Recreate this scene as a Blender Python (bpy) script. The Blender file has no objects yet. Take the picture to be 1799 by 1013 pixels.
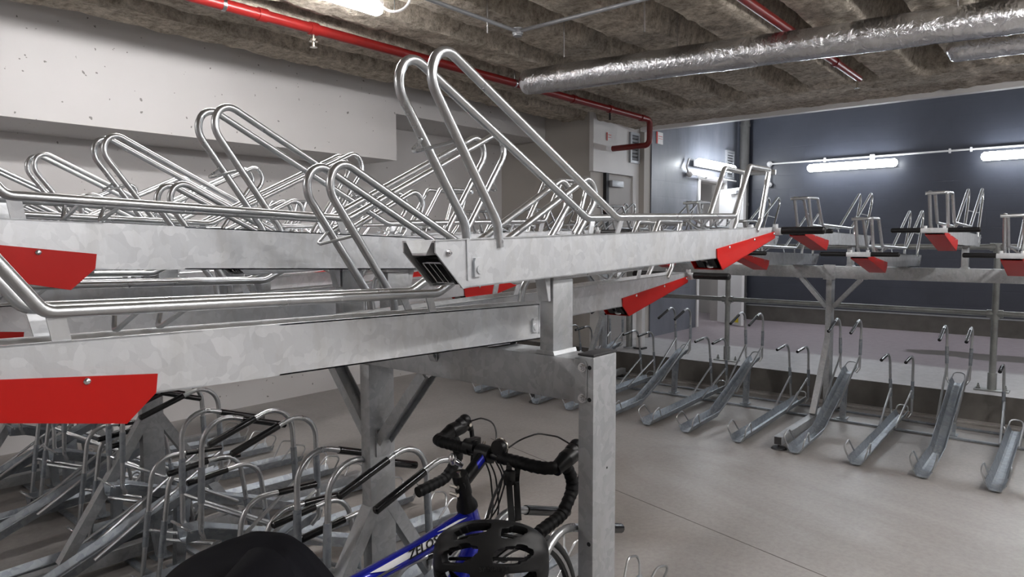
import bpy, bmesh, math, random
from mathutils import Vector, Matrix, noise
from math import radians as R, sin, cos, pi, atan2, atan, tan, sqrt
random.seed(7)
SC = bpy.context.scene
COL = SC.collection

# ------------------------------------------------------------------ camera
F = 1203.0; YAW = 40.1; PITCH = 4.0; ROLL = -0.19; EYE = Vector((0, 0, 1.6))
cam = bpy.data.cameras.new('camera'); camo = bpy.data.objects.new('camera', cam); COL.objects.link(camo)
cam.sensor_width = 36.0; cam.lens = F / 1799 * 36.0; cam.clip_start = 0.02; cam.clip_end = 100
a_ = R(YAW); p_ = R(PITCH)
fw = Vector((cos(a_) * cos(p_), sin(a_) * cos(p_), -sin(p_))); rt = Vector((sin(a_), -cos(a_), 0)); up = rt.cross(fw)
ro = R(ROLL); r2 = cos(ro) * rt + sin(ro) * up; u2 = -sin(ro) * rt + cos(ro) * up
camo.matrix_world = Matrix((( r2.x, u2.x, -fw.x, EYE.x), (r2.y, u2.y, -fw.y, EYE.y), (r2.z, u2.z, -fw.z, EYE.z), (0, 0, 0, 1)))
SC.camera = camo

# ------------------------------------------------------------------ view, world
SC.view_settings.view_transform = 'Standard'; SC.view_settings.look = 'None'
SC.view_settings.gamma = 1.0; SC.view_settings.use_curve_mapping = False
SC.view_settings.exposure = 1.2
w = bpy.data.worlds.new('world'); SC.world = w; w.use_nodes = True
w.node_tree.nodes['Background'].inputs[0].default_value = (0.55, 0.6, 0.7, 1)
w.node_tree.nodes['Background'].inputs[1].default_value = 0.15
LAMP = 48.0       # emission of the batten diffusers

# ------------------------------------------------------------------ materials
def new_mat(name):
    m = bpy.data.materials.new(name); m.use_nodes = True
    nt = m.node_tree; return m, nt, nt.nodes['Principled BSDF']
def N(nt, t, **kw):
    n = nt.nodes.new(t)
    for k, v in kw.items():
        if k.startswith('i_'): n.inputs[k[2:].replace('_', ' ')].default_value = v
        else: setattr(n, k, v)
    return n
def ramp(nt, fac, stops, interp='LINEAR'):
    r = nt.nodes.new('ShaderNodeValToRGB'); e = r.color_ramp.elements; r.color_ramp.interpolation = interp
    while len(e) < len(stops): e.new(0.5)
    for i, (p, c) in enumerate(stops):
        e[i].position = p; e[i].color = (c[0], c[1], c[2], 1) if len(c) == 3 else c
    nt.links.new(fac, r.inputs[0]); return r.outputs[0]
def mix(nt, fac, a, b, mode='MIX'):
    m = nt.nodes.new('ShaderNodeMix'); m.data_type = 'RGBA'; m.blend_type = mode
    for s, v in ((m.inputs[0], fac), (m.inputs[6], a), (m.inputs[7], b)):
        if hasattr(v, 'links'): nt.links.new(v, s)
        elif isinstance(v, (int, float)): s.default_value = v
        else: s.default_value = (*v, 1)
    return m.outputs[2]
def bump(nt, bs, h, st=0.3, dist=0.01):
    b = nt.nodes.new('ShaderNodeBump'); b.inputs['Strength'].default_value = st; b.inputs['Distance'].default_value = dist
    nt.links.new(h, b.inputs['Height']); nt.links.new(b.outputs[0], bs.inputs['Normal'])
def coords(nt, kind='Object', scale=(1, 1, 1)):
    t = nt.nodes.new('ShaderNodeTexCoord'); m = nt.nodes.new('ShaderNodeMapping'); m.inputs['Scale'].default_value = scale
    nt.links.new(t.outputs[kind], m.inputs['Vector']); return m.outputs[0]
def noi(nt, v, scale, detail=4, rough=0.55, dist=0.0):
    n = N(nt, 'ShaderNodeTexNoise', i_Scale=scale, i_Detail=detail, i_Roughness=rough, i_Distortion=dist)
    nt.links.new(v, n.inputs['Vector']); return n.outputs[0]
def plain(name, col, rough=0.5, metal=0.0, spec=0.5, var=0.08, vs=20.0, coat=0.0):
    m, nt, b = new_mat(name)
    n = noi(nt, coords(nt), vs)
    c = ramp(nt, n, [(0.3, [x * (1 - var) for x in col]), (0.7, [min(1, x * (1 + var)) for x in col])])
    nt.links.new(c, b.inputs['Base Color']); b.inputs['Roughness'].default_value = rough
    b.inputs['Metallic'].default_value = metal; b.inputs['Specular IOR Level'].default_value = spec
    b.inputs['Coat Weight'].default_value = coat
    return m
def galv(name, lo, hi, rough=0.42, metal=0.75, sp=28.0, grime=(0.33, 0.31, 0.26), gr=0.5, streak=1.0, bst=0.08):
    m, nt, b = new_mat(name)
    v = coords(nt)
    d = noi(nt, v, 9.0, 3)
    va = nt.nodes.new('ShaderNodeVectorMath'); va.operation = 'MULTIPLY_ADD'
    nt.links.new(d, va.inputs[0]); va.inputs[1].default_value = (0.14, 0.14, 0.14); nt.links.new(v, va.inputs[2])
    vo = N(nt, 'ShaderNodeTexVoronoi', i_Scale=sp); nt.links.new(va.outputs[0], vo.inputs['Vector'])
    sep = nt.nodes.new('ShaderNodeSeparateColor'); nt.links.new(vo.outputs['Color'], sep.inputs[0])
    sp_ = ramp(nt, sep.outputs[0], [(0.0, lo), (1.0, hi)])
    ns = noi(nt, coords(nt, scale=(1, 1, 0.25)), 14.0 * streak, 5, 0.65)
    g = ramp(nt, ns, [(0.45, (0, 0, 0)), (0.75, (gr, gr, gr))])
    c = mix(nt, g, sp_, grime)
    nt.links.new(c, b.inputs['Base Color'])
    b.inputs['Metallic'].default_value = metal
    rr = nt.nodes.new('ShaderNodeMapRange'); nt.links.new(ns, rr.inputs[0]); rr.inputs[3].default_value = rough - 0.08; rr.inputs[4].default_value = rough + 0.12
    nt.links.new(rr.outputs[0], b.inputs['Roughness'])
    bump(nt, b, noi(nt, v, 60, 3), bst, 0.004)
    return m
M = {}
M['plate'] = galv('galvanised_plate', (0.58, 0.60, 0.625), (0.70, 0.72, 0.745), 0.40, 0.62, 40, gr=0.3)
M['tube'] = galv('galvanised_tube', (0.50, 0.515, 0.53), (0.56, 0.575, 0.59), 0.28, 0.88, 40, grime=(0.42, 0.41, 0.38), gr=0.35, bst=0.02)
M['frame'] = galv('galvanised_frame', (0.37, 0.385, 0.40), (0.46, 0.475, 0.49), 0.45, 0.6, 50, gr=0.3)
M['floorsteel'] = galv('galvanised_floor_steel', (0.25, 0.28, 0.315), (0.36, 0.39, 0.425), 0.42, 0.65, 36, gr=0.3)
M['bolt'] = plain('zinc_bolt', (0.7, 0.7, 0.72), 0.25, 1.0)
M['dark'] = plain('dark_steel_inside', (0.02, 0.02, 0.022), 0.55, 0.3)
M['rubber'] = plain('black_rubber_grip', (0.007, 0.007, 0.008), 0.42, 0, 0.35)
M['vinyl'] = plain('black_vinyl_sleeve', (0.008, 0.008, 0.009), 0.16, 0, 0.5)
M['cap'] = plain('black_plastic_cap', (0.03, 0.03, 0.032), 0.5)
M['red'] = plain('red_paint', (0.46, 0.004, 0.001), 0.42, 0, 0.3, 0.04, 5)
M['redpipe'] = plain('red_pipe_paint', (0.17, 0.009, 0.008), 0.32, 0, 0.5, 0.12, 9)
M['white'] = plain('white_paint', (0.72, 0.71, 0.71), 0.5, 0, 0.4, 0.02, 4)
M['beige'] = plain('beige_wall_paint', (0.42, 0.395, 0.365), 0.6, 0, 0.4, 0.03, 3)
M['greydoor'] = plain('grey_door_paint', (0.36, 0.34, 0.325), 0.5, 0, 0.4, 0.02, 3)
M['vent'] = plain('grey_vent', (0.35, 0.36, 0.38), 0.4, 0.3)
M['dullgrey'] = plain('dull_grey_paint', (0.07, 0.068, 0.066), 0.6)
M['pipegrey'] = plain('dull_pipe_steel', (0.32, 0.33, 0.32), 0.4, 0.7, 0.5, 0.15, 12)
M['sprinkler'] = plain('chrome', (0.75, 0.72, 0.65), 0.15, 1.0)
M['bikeblue'] = plain('blue_bike_paint', (0.006, 0.012, 0.36), 0.22, 0.35, 0.5, 0.05, 6, 0.8)
M['bikewhite'] = plain('white_bike_decal', (0.75, 0.75, 0.77), 0.3)
M['bikeblack'] = plain('black_bike_parts', (0.005, 0.005, 0.0055), 0.4, 0, 0.35)
M['bartape'] = plain('black_bar_tape', (0.005, 0.005, 0.0055), 0.6, 0, 0.25, 0.3, 60)
M['helmet'] = plain('matte_black_shell', (0.007, 0.007, 0.0075), 0.48, 0, 0.35)
M['helmettext'] = plain('glossy_black_letters', (0.004, 0.004, 0.004), 0.2)
M['cable'] = plain('black_cable', (0.008, 0.008, 0.008), 0.35)
M['tyre'] = plain('tyre_rubber', (0.018, 0.018, 0.018), 0.7)
M['rim'] = plain('brushed_rim', (0.35, 0.35, 0.36), 0.3, 0.9)
M['yellow'] = plain('yellow_sticker', (0.75, 0.62, 0.03), 0.5)

def fabric():
    m, nt, b = new_mat('black_jacket_cloth')
    v = coords(nt); n = noi(nt, v, 400, 2)
    nt.links.new(ramp(nt, noi(nt, v, 5, 3), [(0.3, (0.0035, 0.0035, 0.0052)), (0.8, (0.006, 0.006, 0.009))]), b.inputs['Base Color'])
    b.inputs['Roughness'].default_value = 0.85; b.inputs['Specular IOR Level'].default_value = 0.15
    bump(nt, b, n, 0.2, 0.001); return m
M['fabric'] = fabric()
def white_wall():
    m, nt, b = new_mat('white_wall_plaster'); v = coords(nt)
    base = ramp(nt, noi(nt, v, 0.8, 4), [(0.3, (0.56, 0.545, 0.54)), (0.7, (0.62, 0.605, 0.60))])
    sp = noi(nt, v, 24, 2, 0.4)
    dots = ramp(nt, sp, [(0.262, (1, 1, 1)), (0.275, (0, 0, 0))])
    c = mix(nt, dots, base, (0.22, 0.21, 0.20)); nt.links.new(c, b.inputs['Base Color'])
    b.inputs['Roughness'].default_value = 0.55; bump(nt, b, noi(nt, v, 30, 4), 0.08, 0.005); return m
M['wall'] = white_wall()
def floor_mat():
    m, nt, b = new_mat('polished_concrete'); v = coords(nt)
    a = ramp(nt, noi(nt, coords(nt, scale=(1, 0.6, 1)), 0.55, 6, 0.6, 1.0), [(0.3, (0.21, 0.185, 0.165)), (0.48, (0.30, 0.283, 0.268)), (0.72, (0.385, 0.37, 0.355))])
    f = ramp(nt, noi(nt, v, 35, 5, 0.7), [(0.35, (0.88, 0.88, 0.88)), (0.6, (1.04, 1.04, 1.04))])
    c = mix(nt, 1.0, a, f, 'MULTIPLY')
    nt.links.new(c, b.inputs['Base Color'])
    r = nt.nodes.new('ShaderNodeMapRange'); nt.links.new(noi(nt, v, 2.2, 5), r.inputs[0]); r.inputs[3].default_value = 0.28; r.inputs[4].default_value = 0.5
    nt.links.new(r.outputs[0], b.inputs['Roughness']); bump(nt, b, noi(nt, v, 3, 4), 0.05, 0.01); return m
M['floor'] = floor_mat()
def platform_mat():
    m, nt, b = new_mat('painted_platform_floor'); v = coords(nt)
    t = nt.nodes.new('ShaderNodeTexCoord'); s = nt.nodes.new('ShaderNodeSeparateXYZ'); nt.links.new(t.outputs['Object'], s.inputs[0])
    n = noi(nt, v, 1.3, 5)
    ad = nt.nodes.new('ShaderNodeMath'); ad.operation = 'MULTIPLY_ADD'; nt.links.new(n, ad.inputs[0]); ad.inputs[1].default_value = 0.5; nt.links.new(s.outputs[0], ad.inputs[2])
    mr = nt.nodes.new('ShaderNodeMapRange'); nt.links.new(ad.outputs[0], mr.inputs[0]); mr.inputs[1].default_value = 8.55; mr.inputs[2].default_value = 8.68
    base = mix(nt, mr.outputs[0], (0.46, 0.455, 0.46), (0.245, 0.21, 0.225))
    f = ramp(nt, noi(nt, v, 12, 5, 0.7), [(0.35, (0.85, 0.84, 0.84)), (0.65, (1.05, 1.04, 1.04))])
    c = mix(nt, 1.0, base, f, 'MULTIPLY')
    # the oily stain by the wall, a patch with its own outline
    d = nt.nodes.new('ShaderNodeVectorMath'); d.operation = 'SUBTRACT'; d.inputs[1].default_value = (9.4, 0.75, 0.26); nt.links.new(t.outputs['Object'], d.inputs[0])
    sc = nt.nodes.new('ShaderNodeVectorMath'); sc.operation = 'MULTIPLY'; sc.inputs[1].default_value = (2.8, 0.75, 0); nt.links.new(d.outputs[0], sc.inputs[0])
    ln = nt.nodes.new('ShaderNodeVectorMath'); ln.operation = 'LENGTH'; nt.links.new(sc.outputs[0], ln.inputs[0])
    a2 = nt.nodes.new('ShaderNodeMath'); a2.operation = 'MULTIPLY_ADD'; nt.links.new(noi(nt, v, 3, 4), a2.inputs[0]); a2.inputs[1].default_value = 0.9; nt.links.new(ln.outputs['Value'], a2.inputs[2])
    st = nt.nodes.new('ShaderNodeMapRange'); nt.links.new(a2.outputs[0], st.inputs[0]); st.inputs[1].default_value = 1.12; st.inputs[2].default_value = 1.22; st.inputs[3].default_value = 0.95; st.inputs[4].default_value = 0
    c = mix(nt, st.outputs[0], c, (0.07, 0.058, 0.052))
    nt.links.new(c, b.inputs['Base Color']); b.inputs['Roughness'].default_value = 0.45; return m
M['platform'] = platform_mat()
M['curb'] = plain('dark_concrete_curb', (0.12, 0.112, 0.102), 0.75, 0, 0.3, 0.2, 5)
def blue_wall(name, axis, lo=(0.036, 0.040, 0.054), hi=(0.052, 0.057, 0.075), streaky=False):
    m, nt, b = new_mat(name)
    sc = (1, 1, 1)
    v = coords(nt)
    base = ramp(nt, noi(nt, coords(nt, scale=(1, 1, 0.35) if streaky else (1, 1, 1)), 1.6 if streaky else 1.0, 5, 0.6), [(0.3, lo), (0.7, hi)])
    t = nt.nodes.new('ShaderNodeTexCoord'); s = nt.nodes.new('ShaderNodeSeparateXYZ'); nt.links.new(t.outputs['Object'], s.inputs[0])
    cb = nt.nodes.new('ShaderNodeCombineXYZ'); nt.links.new(s.outputs[axis], cb.inputs[0]); nt.links.new(s.outputs[2], cb.inputs[1])
    br = N(nt, 'ShaderNodeTexBrick', i_Scale=1.0); br.inputs['Brick Width'].default_value = 0.44; br.inputs['Row Height'].default_value = 0.22
    br.inputs['Mortar Size'].default_value = 0.008; br.inputs['Mortar Smooth'].default_value = 0.6
    nt.links.new(cb.outputs[0], br.inputs['Vector'])
    nt.links.new(base, b.inputs['Base Color']); b.inputs['Roughness'].default_value = 0.42
    inv = nt.nodes.new('ShaderNodeMath'); inv.operation = 'MULTIPLY_ADD'; nt.links.new(br.outputs['Fac'], inv.inputs[0]); inv.inputs[1].default_value = -0.25; inv.inputs[2].default_value = 1.0
    ad = nt.nodes.new('ShaderNodeMath'); ad.operation = 'ADD'; nt.links.new(inv.outputs[0], ad.inputs[0]); nt.links.new(noi(nt, v, 5, 4), ad.inputs[1])
    bump(nt, b, ad.outputs[0], 0.25, 0.008); return m
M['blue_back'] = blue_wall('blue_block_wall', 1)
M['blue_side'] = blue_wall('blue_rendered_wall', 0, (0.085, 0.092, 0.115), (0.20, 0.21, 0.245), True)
def spray():
    m, nt, b = new_mat('sprayed_fireproofing'); v = coords(nt)
    n = noi(nt, v, 16, 8, 0.8); n2 = noi(nt, v, 1.1, 4)
    a = ramp(nt, n, [(0.34, (0.20, 0.175, 0.145)), (0.5, (0.50, 0.45, 0.385)), (0.64, (0.74, 0.68, 0.60))])
    c = mix(nt, 1.0, a, ramp(nt, n2, [(0.3, (0.75, 0.74, 0.72)), (0.7, (1.1, 1.08, 1.05))]), 'MULTIPLY')
    nt.links.new(c, b.inputs['Base Color']); b.inputs['Roughness'].default_value = 0.95; b.inputs['Specular IOR Level'].default_value = 0.05
    bump(nt, b, noi(nt, v, 30, 5, 0.75), 0.6, 0.035); return m
M['spray'] = spray()
def foil():
    m, nt, b = new_mat('aluminium_foil_wrap'); v = coords(nt)
    b.inputs['Base Color'].default_value = (0.72, 0.73, 0.76, 1); b.inputs['Metallic'].default_value = 1.0; b.inputs['Roughness'].default_value = 0.25
    n = noi(nt, coords(nt, scale=(1, 1.3, 1)), 17, 4, 0.55, 1.2); bump(nt, b, n, 0.55, 0.02); return m
M['foil'] = foil()
def lamp_mat():
    m, nt, b = new_mat('lit_diffuser')
    b.inputs['Base Color'].default_value = (0.9, 0.9, 0.9, 1)
    b.inputs['Emission Color'].default_value = (1.0, 0.978, 0.97, 1); b.inputs['Emission Strength'].default_value = LAMP; return m
M['lamp'] = lamp_mat()
def lampc_mat():
    m, nt, b = new_mat('lit_diffuser_cool')
    b.inputs['Base Color'].default_value = (0.9, 0.9, 0.9, 1)
    b.inputs['Emission Color'].default_value = (0.90, 0.95, 1.0, 1); b.inputs['Emission Strength'].default_value = LAMP * 0.42; return m
M['lampc'] = lampc_mat()

# ------------------------------------------------------------------ mesh helpers
def link(name, bm, mat, parent=None, smooth=True, angle=40):
    bmesh.ops.recalc_face_normals(bm, faces=bm.faces)
    me = bpy.data.meshes.new(name); bm.to_mesh(me); bm.free()
    mats = mat if isinstance(mat, (list, tuple)) else [mat]
    for k in mats: me.materials.append(M[k])
    if smooth:
        for p in me.polygons: p.use_smooth = True
        me.set_sharp_from_angle(angle=R(angle))
    o = bpy.data.objects.new(name, me); COL.objects.link(o)
    if parent is not None: o.parent = parent
    return o
def thing(name, label, cat, loc=(0, 0, 0), rotz=0, group=None):
    o = bpy.data.objects.new(name, None); COL.objects.link(o); o.location = loc; o.rotation_euler = (0, 0, rotz)
    o.empty_display_size = 0.1
    o['label'] = label; o['category'] = cat
    if group: o['group'] = group
    return o
def tag(o, label, cat, group=None):
    o['label'] = label; o['category'] = cat
    if group: o['group'] = group
    return o
def struct(o): o['kind'] = 'structure'; return o
def box(bm, x0, x1, y0, y1, z0, z1, mi=0, bev=0):
    v = [bm.verts.new((x, y, z)) for x in (x0, x1) for y in (y0, y1) for z in (z0, z1)]
    fs = [bm.faces.new([v[i] for i in q]) for q in ((0, 1, 3, 2), (4, 6, 7, 5), (0, 4, 5, 1), (2, 3, 7, 6), (0, 2, 6, 4), (1, 5, 7, 3))]
    for f in fs: f.material_index = mi
    if bev:
        es = list({e for f in fs for e in f.edges})
        bmesh.ops.bevel(bm, geom=es, offset=bev, segments=2, affect='EDGES', profile=0.6)
def obox(bm, p, q, wa, wb, side=Vector((0, 0, 1)), mi=0):
    """bar from p to q, section wa (along side) x wb"""
    p = Vector(p); q = Vector(q); d = (q - p).normalized(); s = Vector(side); s = (s - d * s.dot(d)).normalized(); t = d.cross(s)
    vs = [bm.verts.new(c + s * (i * wa / 2) + t * (j * wb / 2)) for c in (p, q) for i, j in ((-1, -1), (1, -1), (1, 1), (-1, 1))]
    for f in ((0, 1, 2, 3), (7, 6, 5, 4), (0, 4, 5, 1), (1, 5, 6, 2), (2, 6, 7, 3), (3, 7, 4, 0)):
        bm.faces.new([vs[i] for i in f]).material_index = mi
def prism(bm, pts, axis, a, b, mi=0):
    """extrude 2-D polygon pts along axis (0,1,2) between a and b; pts are the two remaining axes in order"""
    def mk(p, c):
        l = list(p); l.insert(axis, c); return bm.verts.new(l)
    A = [mk(p, a) for p in pts]; B = [mk(p, b) for p in pts]; n = len(pts)
    bm.faces.new(A).material_index = mi; bm.faces.new(B[::-1]).material_index = mi
    for i in range(n): bm.faces.new((A[i], B[i], B[(i + 1) % n], A[(i + 1) % n])).material_index = mi
def fillet(pts, rads, seg=5):
    pts = [Vector(p) for p in pts]; out = [pts[0]]
    for i in range(1, len(pts) - 1):
        r = rads if isinstance(rads, (int, float)) else rads[i]
        p = pts[i]; a = (pts[i - 1] - p); b = (pts[i + 1] - p); la, lb = a.length, b.length
        if r <= 0 or la < 1e-6 or lb < 1e-6: out.append(p); continue
        a.normalize(); b.normalize(); ang = a.angle(b)
        if ang > pi - 0.02: out.append(p); continue
        d = min(r / tan(ang / 2), la * 0.49, lb * 0.49); rr = d * tan(ang / 2)
        c = p + (a + b).normalized() * (rr / sin(ang / 2))
        s = p + a * d; e = p + b * d; vs_ = s - c; ve = e - c; tot = vs_.angle(ve); ax = vs_.cross(ve)
        if ax.length < 1e-9: out.append(p); continue
        ax.normalize(); n = max(2, int(seg * tot / (pi / 2)) + 1)
        for k in range(n + 1): out.append(c + Matrix.Rotation(tot * k / n, 3, ax) @ vs_)
    out.append(pts[-1]); res = [out[0]]
    for p in out[1:]:
        if (p - res[-1]).length > 1e-5: res.append(p)
    return res
def tube(bm, pts, r, n=10, closed=False, mi=0, caps=True):
    pts = [Vector(p) for p in pts]; m = len(pts); rings = []; prev = None
    for i, p in enumerate(pts):
        if closed: d = pts[(i + 1) % m] - pts[i - 1]
        elif i == 0: d = pts[1] - p
        elif i == m - 1: d = p - pts[i - 1]
        else: d = (pts[i + 1] - p).normalized() + (p - pts[i - 1]).normalized()
        d.normalize()
        if prev is None:
            ref = Vector((0, 0, 1)) if abs(d.z) < 0.9 else Vector((1, 0, 0)); s = (ref - d * ref.dot(d)).normalized()
        else: s = (prev - d * prev.dot(d)).normalized()
        prev = s; t = d.cross(s); rr = r[i] if isinstance(r, (list, tuple)) else r
        rings.append([bm.verts.new(p + (s * cos(2 * pi * k / n) + t * sin(2 * pi * k / n)) * rr) for k in range(n)])
    for i in range(m if closed else m - 1):
        A = rings[i]; B = rings[(i + 1) % m]
        for k in range(n): bm.faces.new((A[k], A[(k + 1) % n], B[(k + 1) % n], B[k])).material_index = mi
    if not closed and caps:
        bm.faces.new(rings[0][::-1]).material_index = mi; bm.faces.new(rings[-1]).material_index = mi
def cyl(bm, p, q, r, n=16, mi=0, r2=None): tube(bm, [p, q], [r, r if r2 is None else r2], n, mi=mi)
def sphere(bm, c, r, u=14, v=9, sc=(1, 1, 1), mi=0):
    m = Matrix.Translation(Vector(c)) @ Matrix.Diagonal((*sc, 1))
    g = bmesh.ops.create_uvsphere(bm, u_segments=u, v_segments=v, radius=r, matrix=m)
    for f in {f for x in g['verts'] for f in x.link_faces}: f.material_index = mi
def hexbolt(bm, c, ax, r=0.011, h=0.008):
    c = Vector(c); a = Vector(ax).normalized()
    cyl(bm, c, c + a * h * 0.35, r * 1.35, 16); cyl(bm, c + a * h * 0.35, c + a * h, r, 6); cyl(bm, c + a * h, c + a * (h * 1.5), r * 0.55, 10)
def B(): return bmesh.new()
def text_obj(name, s, size, mat, mw, parent=None, ext=0.0004):
    cu = bpy.data.curves.new(name, 'FONT'); cu.body = s; cu.size = size; cu.extrude = ext; cu.align_x = 'CENTER'; cu.align_y = 'CENTER'; cu.resolution_u = 2
    t = bpy.data.objects.new(name, cu); COL.objects.link(t)
    dg = bpy.context.evaluated_depsgraph_get(); me = bpy.data.meshes.new_from_object(t.evaluated_get(dg)); bpy.data.objects.remove(t)
    me.materials.clear(); me.materials.append(M[mat]); o = bpy.data.objects.new(name, me); COL.objects.link(o)
    if parent is not None: o.parent = parent
    o.matrix_local = mw; return o
def tree(o): return (o, [tree(c) for c in o.children])
def copy_tree(t, parent=None):
    c = t[0].copy(); COL.objects.link(c); c.parent = parent
    for ch in t[1]: copy_tree(ch, c)
    return c

# ------------------------------------------------------------------ the room
BX, BY, BW = 11.4, 4.6, 6.2          # back wall x, blue side wall y, left wall y
bm = B(); box(bm, -3.5, 7.1, -6, BW, -0.1, 0.0); struct(link('floor', bm, 'floor', smooth=False))
bm = B(); box(bm, 7.1, 12.0, -6, BW, -0.1, 0.26)
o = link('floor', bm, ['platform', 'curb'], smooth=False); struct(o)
for p in o.data.polygons:
    if p.normal.x < -0.5: p.material_index = 1
bm = B(); box(bm, 7.0, 7.1, -6, 5.3, 0, 0.025, bev=0.006); struct(link('trim_1', bm, 'floor'))
bm = B(); obox(bm, (4.06, 3.65, .0005), (2.9, -1.0, .0005), .0006, .006); struct(link('trim_4', bm, 'curb', smooth=False))
bm = B(); box(bm, -3.5, 12, BW, BW + 0.2, -0.1, 4.2); struct(link('wall_left', bm, 'wall', smooth=False))
bm = B(); box(bm, -3.5, 4.65, 5.45, BW, 2.42, 3.6); box(bm, 4.65, 7.15, 5.45, BW, 2.89, 3.6)
struct(link('wall_bulkhead', bm, 'wall', smooth=False))
bm = B(); box(bm, 7.15, 8.34, 4.75, BW, 0.0, 3.4)
struct(link('wall_corner', bm, 'beige', smooth=False))
bm = B(); box(bm, 7.14, 8.34, 4.70, 4.76, 2.45, 3.35); struct(link('wall_lit_patch', bm, 'white', smooth=False))  # white box standing in for light spilling onto the upper wall
bm = B(); box(bm, 8.25, 8.42, 4.62, 4.76, 0.26, 3.4); struct(link('wall_pilaster', bm, 'beige', smooth=False))
# blue side wall with its door opening
DX0, DX1, DZ = 9.92, 10.85, 2.52
bm = B(); box(bm, 8.42, DX0, BY, BY + 0.2, 0.26, 4.0); box(bm, DX1, BX, BY, BY + 0.2, 0.26, 4.0); box(bm, DX0, DX1, BY, BY + 0.2, DZ, 4.0)
struct(link('wall_side', bm, 'blue_side', smooth=False))
bm = B(); box(bm, BX, BX + 0.2, -6, BY + 0.2, 0.26, 4.0); struct(link('wall_back', bm, 'blue_back', smooth=False))
bm = B(); box(bm, BX - 0.02, BX, -6, BY, 0.26, 0.52, bev=0.004); struct(link('baseboard_back', bm, 'curb', smooth=False))
bm = B(); box(bm, BX - 0.028, BX - 0.019, -6, BY, 0.50, 0.515); struct(link('trim_2', bm, 'vent', smooth=False))
bm = B(); box(bm, -3.6, -3.5, -6, BW, -0.1, 4.0); struct(link('wall_front', bm, 'wall', smooth=False))
bm = B(); box(bm, -3.5, 12, -6.1, -6.0, -0.1, 4.0); struct(link('wall_right', bm, 'wall', smooth=False))
bm = B(); box(bm, 8.2, 12, -6, BW, 4.0, 4.1); struct(link('ceiling', bm, 'white', smooth=False))
# room behind the open door
bm = B(); box(bm, DX0 - 0.3, 12, 6.05, 6.15, 0.26, 2.7); box(bm, DX0 - 0.4, DX0 - 0.3, BY + .2, 6.15, 0.26, 2.7); box(bm, DX0 - .4, 12, BY + .2, 6.15, 2.7, 2.75); box(bm, 11.9, 12, BY + .2, 6.15, .26, 2.7)
struct(link('wall_lobby', bm, 'greydoor', smooth=False))
# sprayed ceiling with ribs
def ceil_z(x, y):
    d = (y - 0.2 + 100 * 0.6) % 0.6; d = min(d, 0.6 - d)
    t = min(1, max(0, (d - 0.17) / 0.07)); t = t * t * (3 - 2 * t)
    z = 3.10 + 0.46 * t
    e = min(1, max(0, (x - 7.05) / 0.16)); e = e * e * (3 - 2 * e)
    z = z * (1 - e) + 3.08 * e
    if y > 5.2: k = min(1, (y - 5.2) / 0.25); z = z * (1 - k) + 3.24 * k
    v = Vector((x, y, 0.0))
    z += 0.014 * noise.noise(v * 2.1) + 0.016 * noise.noise(v * 6.3) + 0.016 * noise.noise(v * 13)
    return z
bm = B(); ys = [-6 + 0.04 * i for i in range(int(11.45 / 0.04) + 2)]; xs = [-3.5 + 0.065 * i for i in range(int(11.7 / 0.065) + 1)]
G = [[bm.verts.new((x, min(y, 5.46), ceil_z(x, y))) for y in ys] for x in xs]
for i in range(len(xs) - 1):
    for j in range(len(ys) - 1): bm.faces.new((G[i][j], G[i][j + 1], G[i + 1][j + 1], G[i + 1][j]))
for j in range(len(ys) - 1):
    a = bm.verts.new((xs[-1] + .01, G[-1][j].co.y, 4.0)); b_ = bm.verts.new((xs[-1] + .01, G[-1][j + 1].co.y, 4.0)); bm.faces.new((G[-1][j], G[-1][j + 1], b_, a))
struct(link('ceiling', bm, 'spray', angle=80))
bm = B(); box(bm, -3.5, 8.2, -6, BW, 3.6, 3.7); struct(link('ceiling', bm, 'spray', smooth=False))
bm = B(); box(bm, 8.10, 8.2, -6, 4.6, 3.03, 3.10, bev=0.005); struct(link('trim_3', bm, 'white', smooth=False))

# doors, vents, pipes at the far corner
o = thing('door_1', 'x', 'x'); del o['label'], o['category']; o['kind'] = 'structure'
bm = B(); box(bm, 7.50, 8.10, 4.72, 4.748, 0.26, 2.42); link('door_leaf', bm, 'greydoor', o, smooth=False)
bm = B(); box(bm, 7.44, 7.50, 4.70, 4.75, 0.26, 2.45); link('door_frame', bm, 'dark', o, smooth=False)
bm = B(); box(bm, 8.10, 8.28, 4.70, 4.75, 0.26, 2.45); link('door_frame', bm, 'white', o, smooth=False)
bm = B(); cyl(bm, (7.98, 4.72, 1.90), (7.98, 4.716, 1.90), .05, 20); link('door_sign', bm, 'bikeblue', o)
bm = B(); box(bm, 7.52, 7.80, 4.66, 4.72, 2.28, 2.36, bev=0.006); link('door_closer', bm, 'vent', o)
o = thing('door_2', 'x', 'x'); del o['label'], o['category']; o['kind'] = 'structure'
bm = B(); box(bm, DX0 - .07, DX0, BY - .02, BY + .2, .26, DZ + .07); box(bm, DX1, DX1 + .07, BY - .02, BY + .2, .26, DZ + .07); box(bm, DX0, DX1, BY - .02, BY + .2, DZ, DZ + .07)
link('door_frame', bm, 'white', o, smooth=False)
bm = B(); box(bm, DX1 - .02, DX1, BY, BY + .2, .26, DZ); box(bm, DX0, DX0 + .02, BY, BY + .2, .26, DZ); box(bm, DX0 + .02, DX1 - .02, BY, BY + .2, DZ - .02, DZ); link('door_lining', bm, 'greydoor', o, smooth=False)
dl = Vector((10.64, BY - 0.03, 0)); de = Vector((10.30, 4.04, 0))
bm = B(); obox(bm, (dl.x, dl.y, 1.34), (de.x, de.y, 1.34), 2.12, 0.045); lf = link('door_leaf', bm, 'white', o, smooth=False)
dd = (de - dl).normalized(); nn = Vector((dd.y, -dd.x, 0))
if nn.x > 0: nn = -nn
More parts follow.
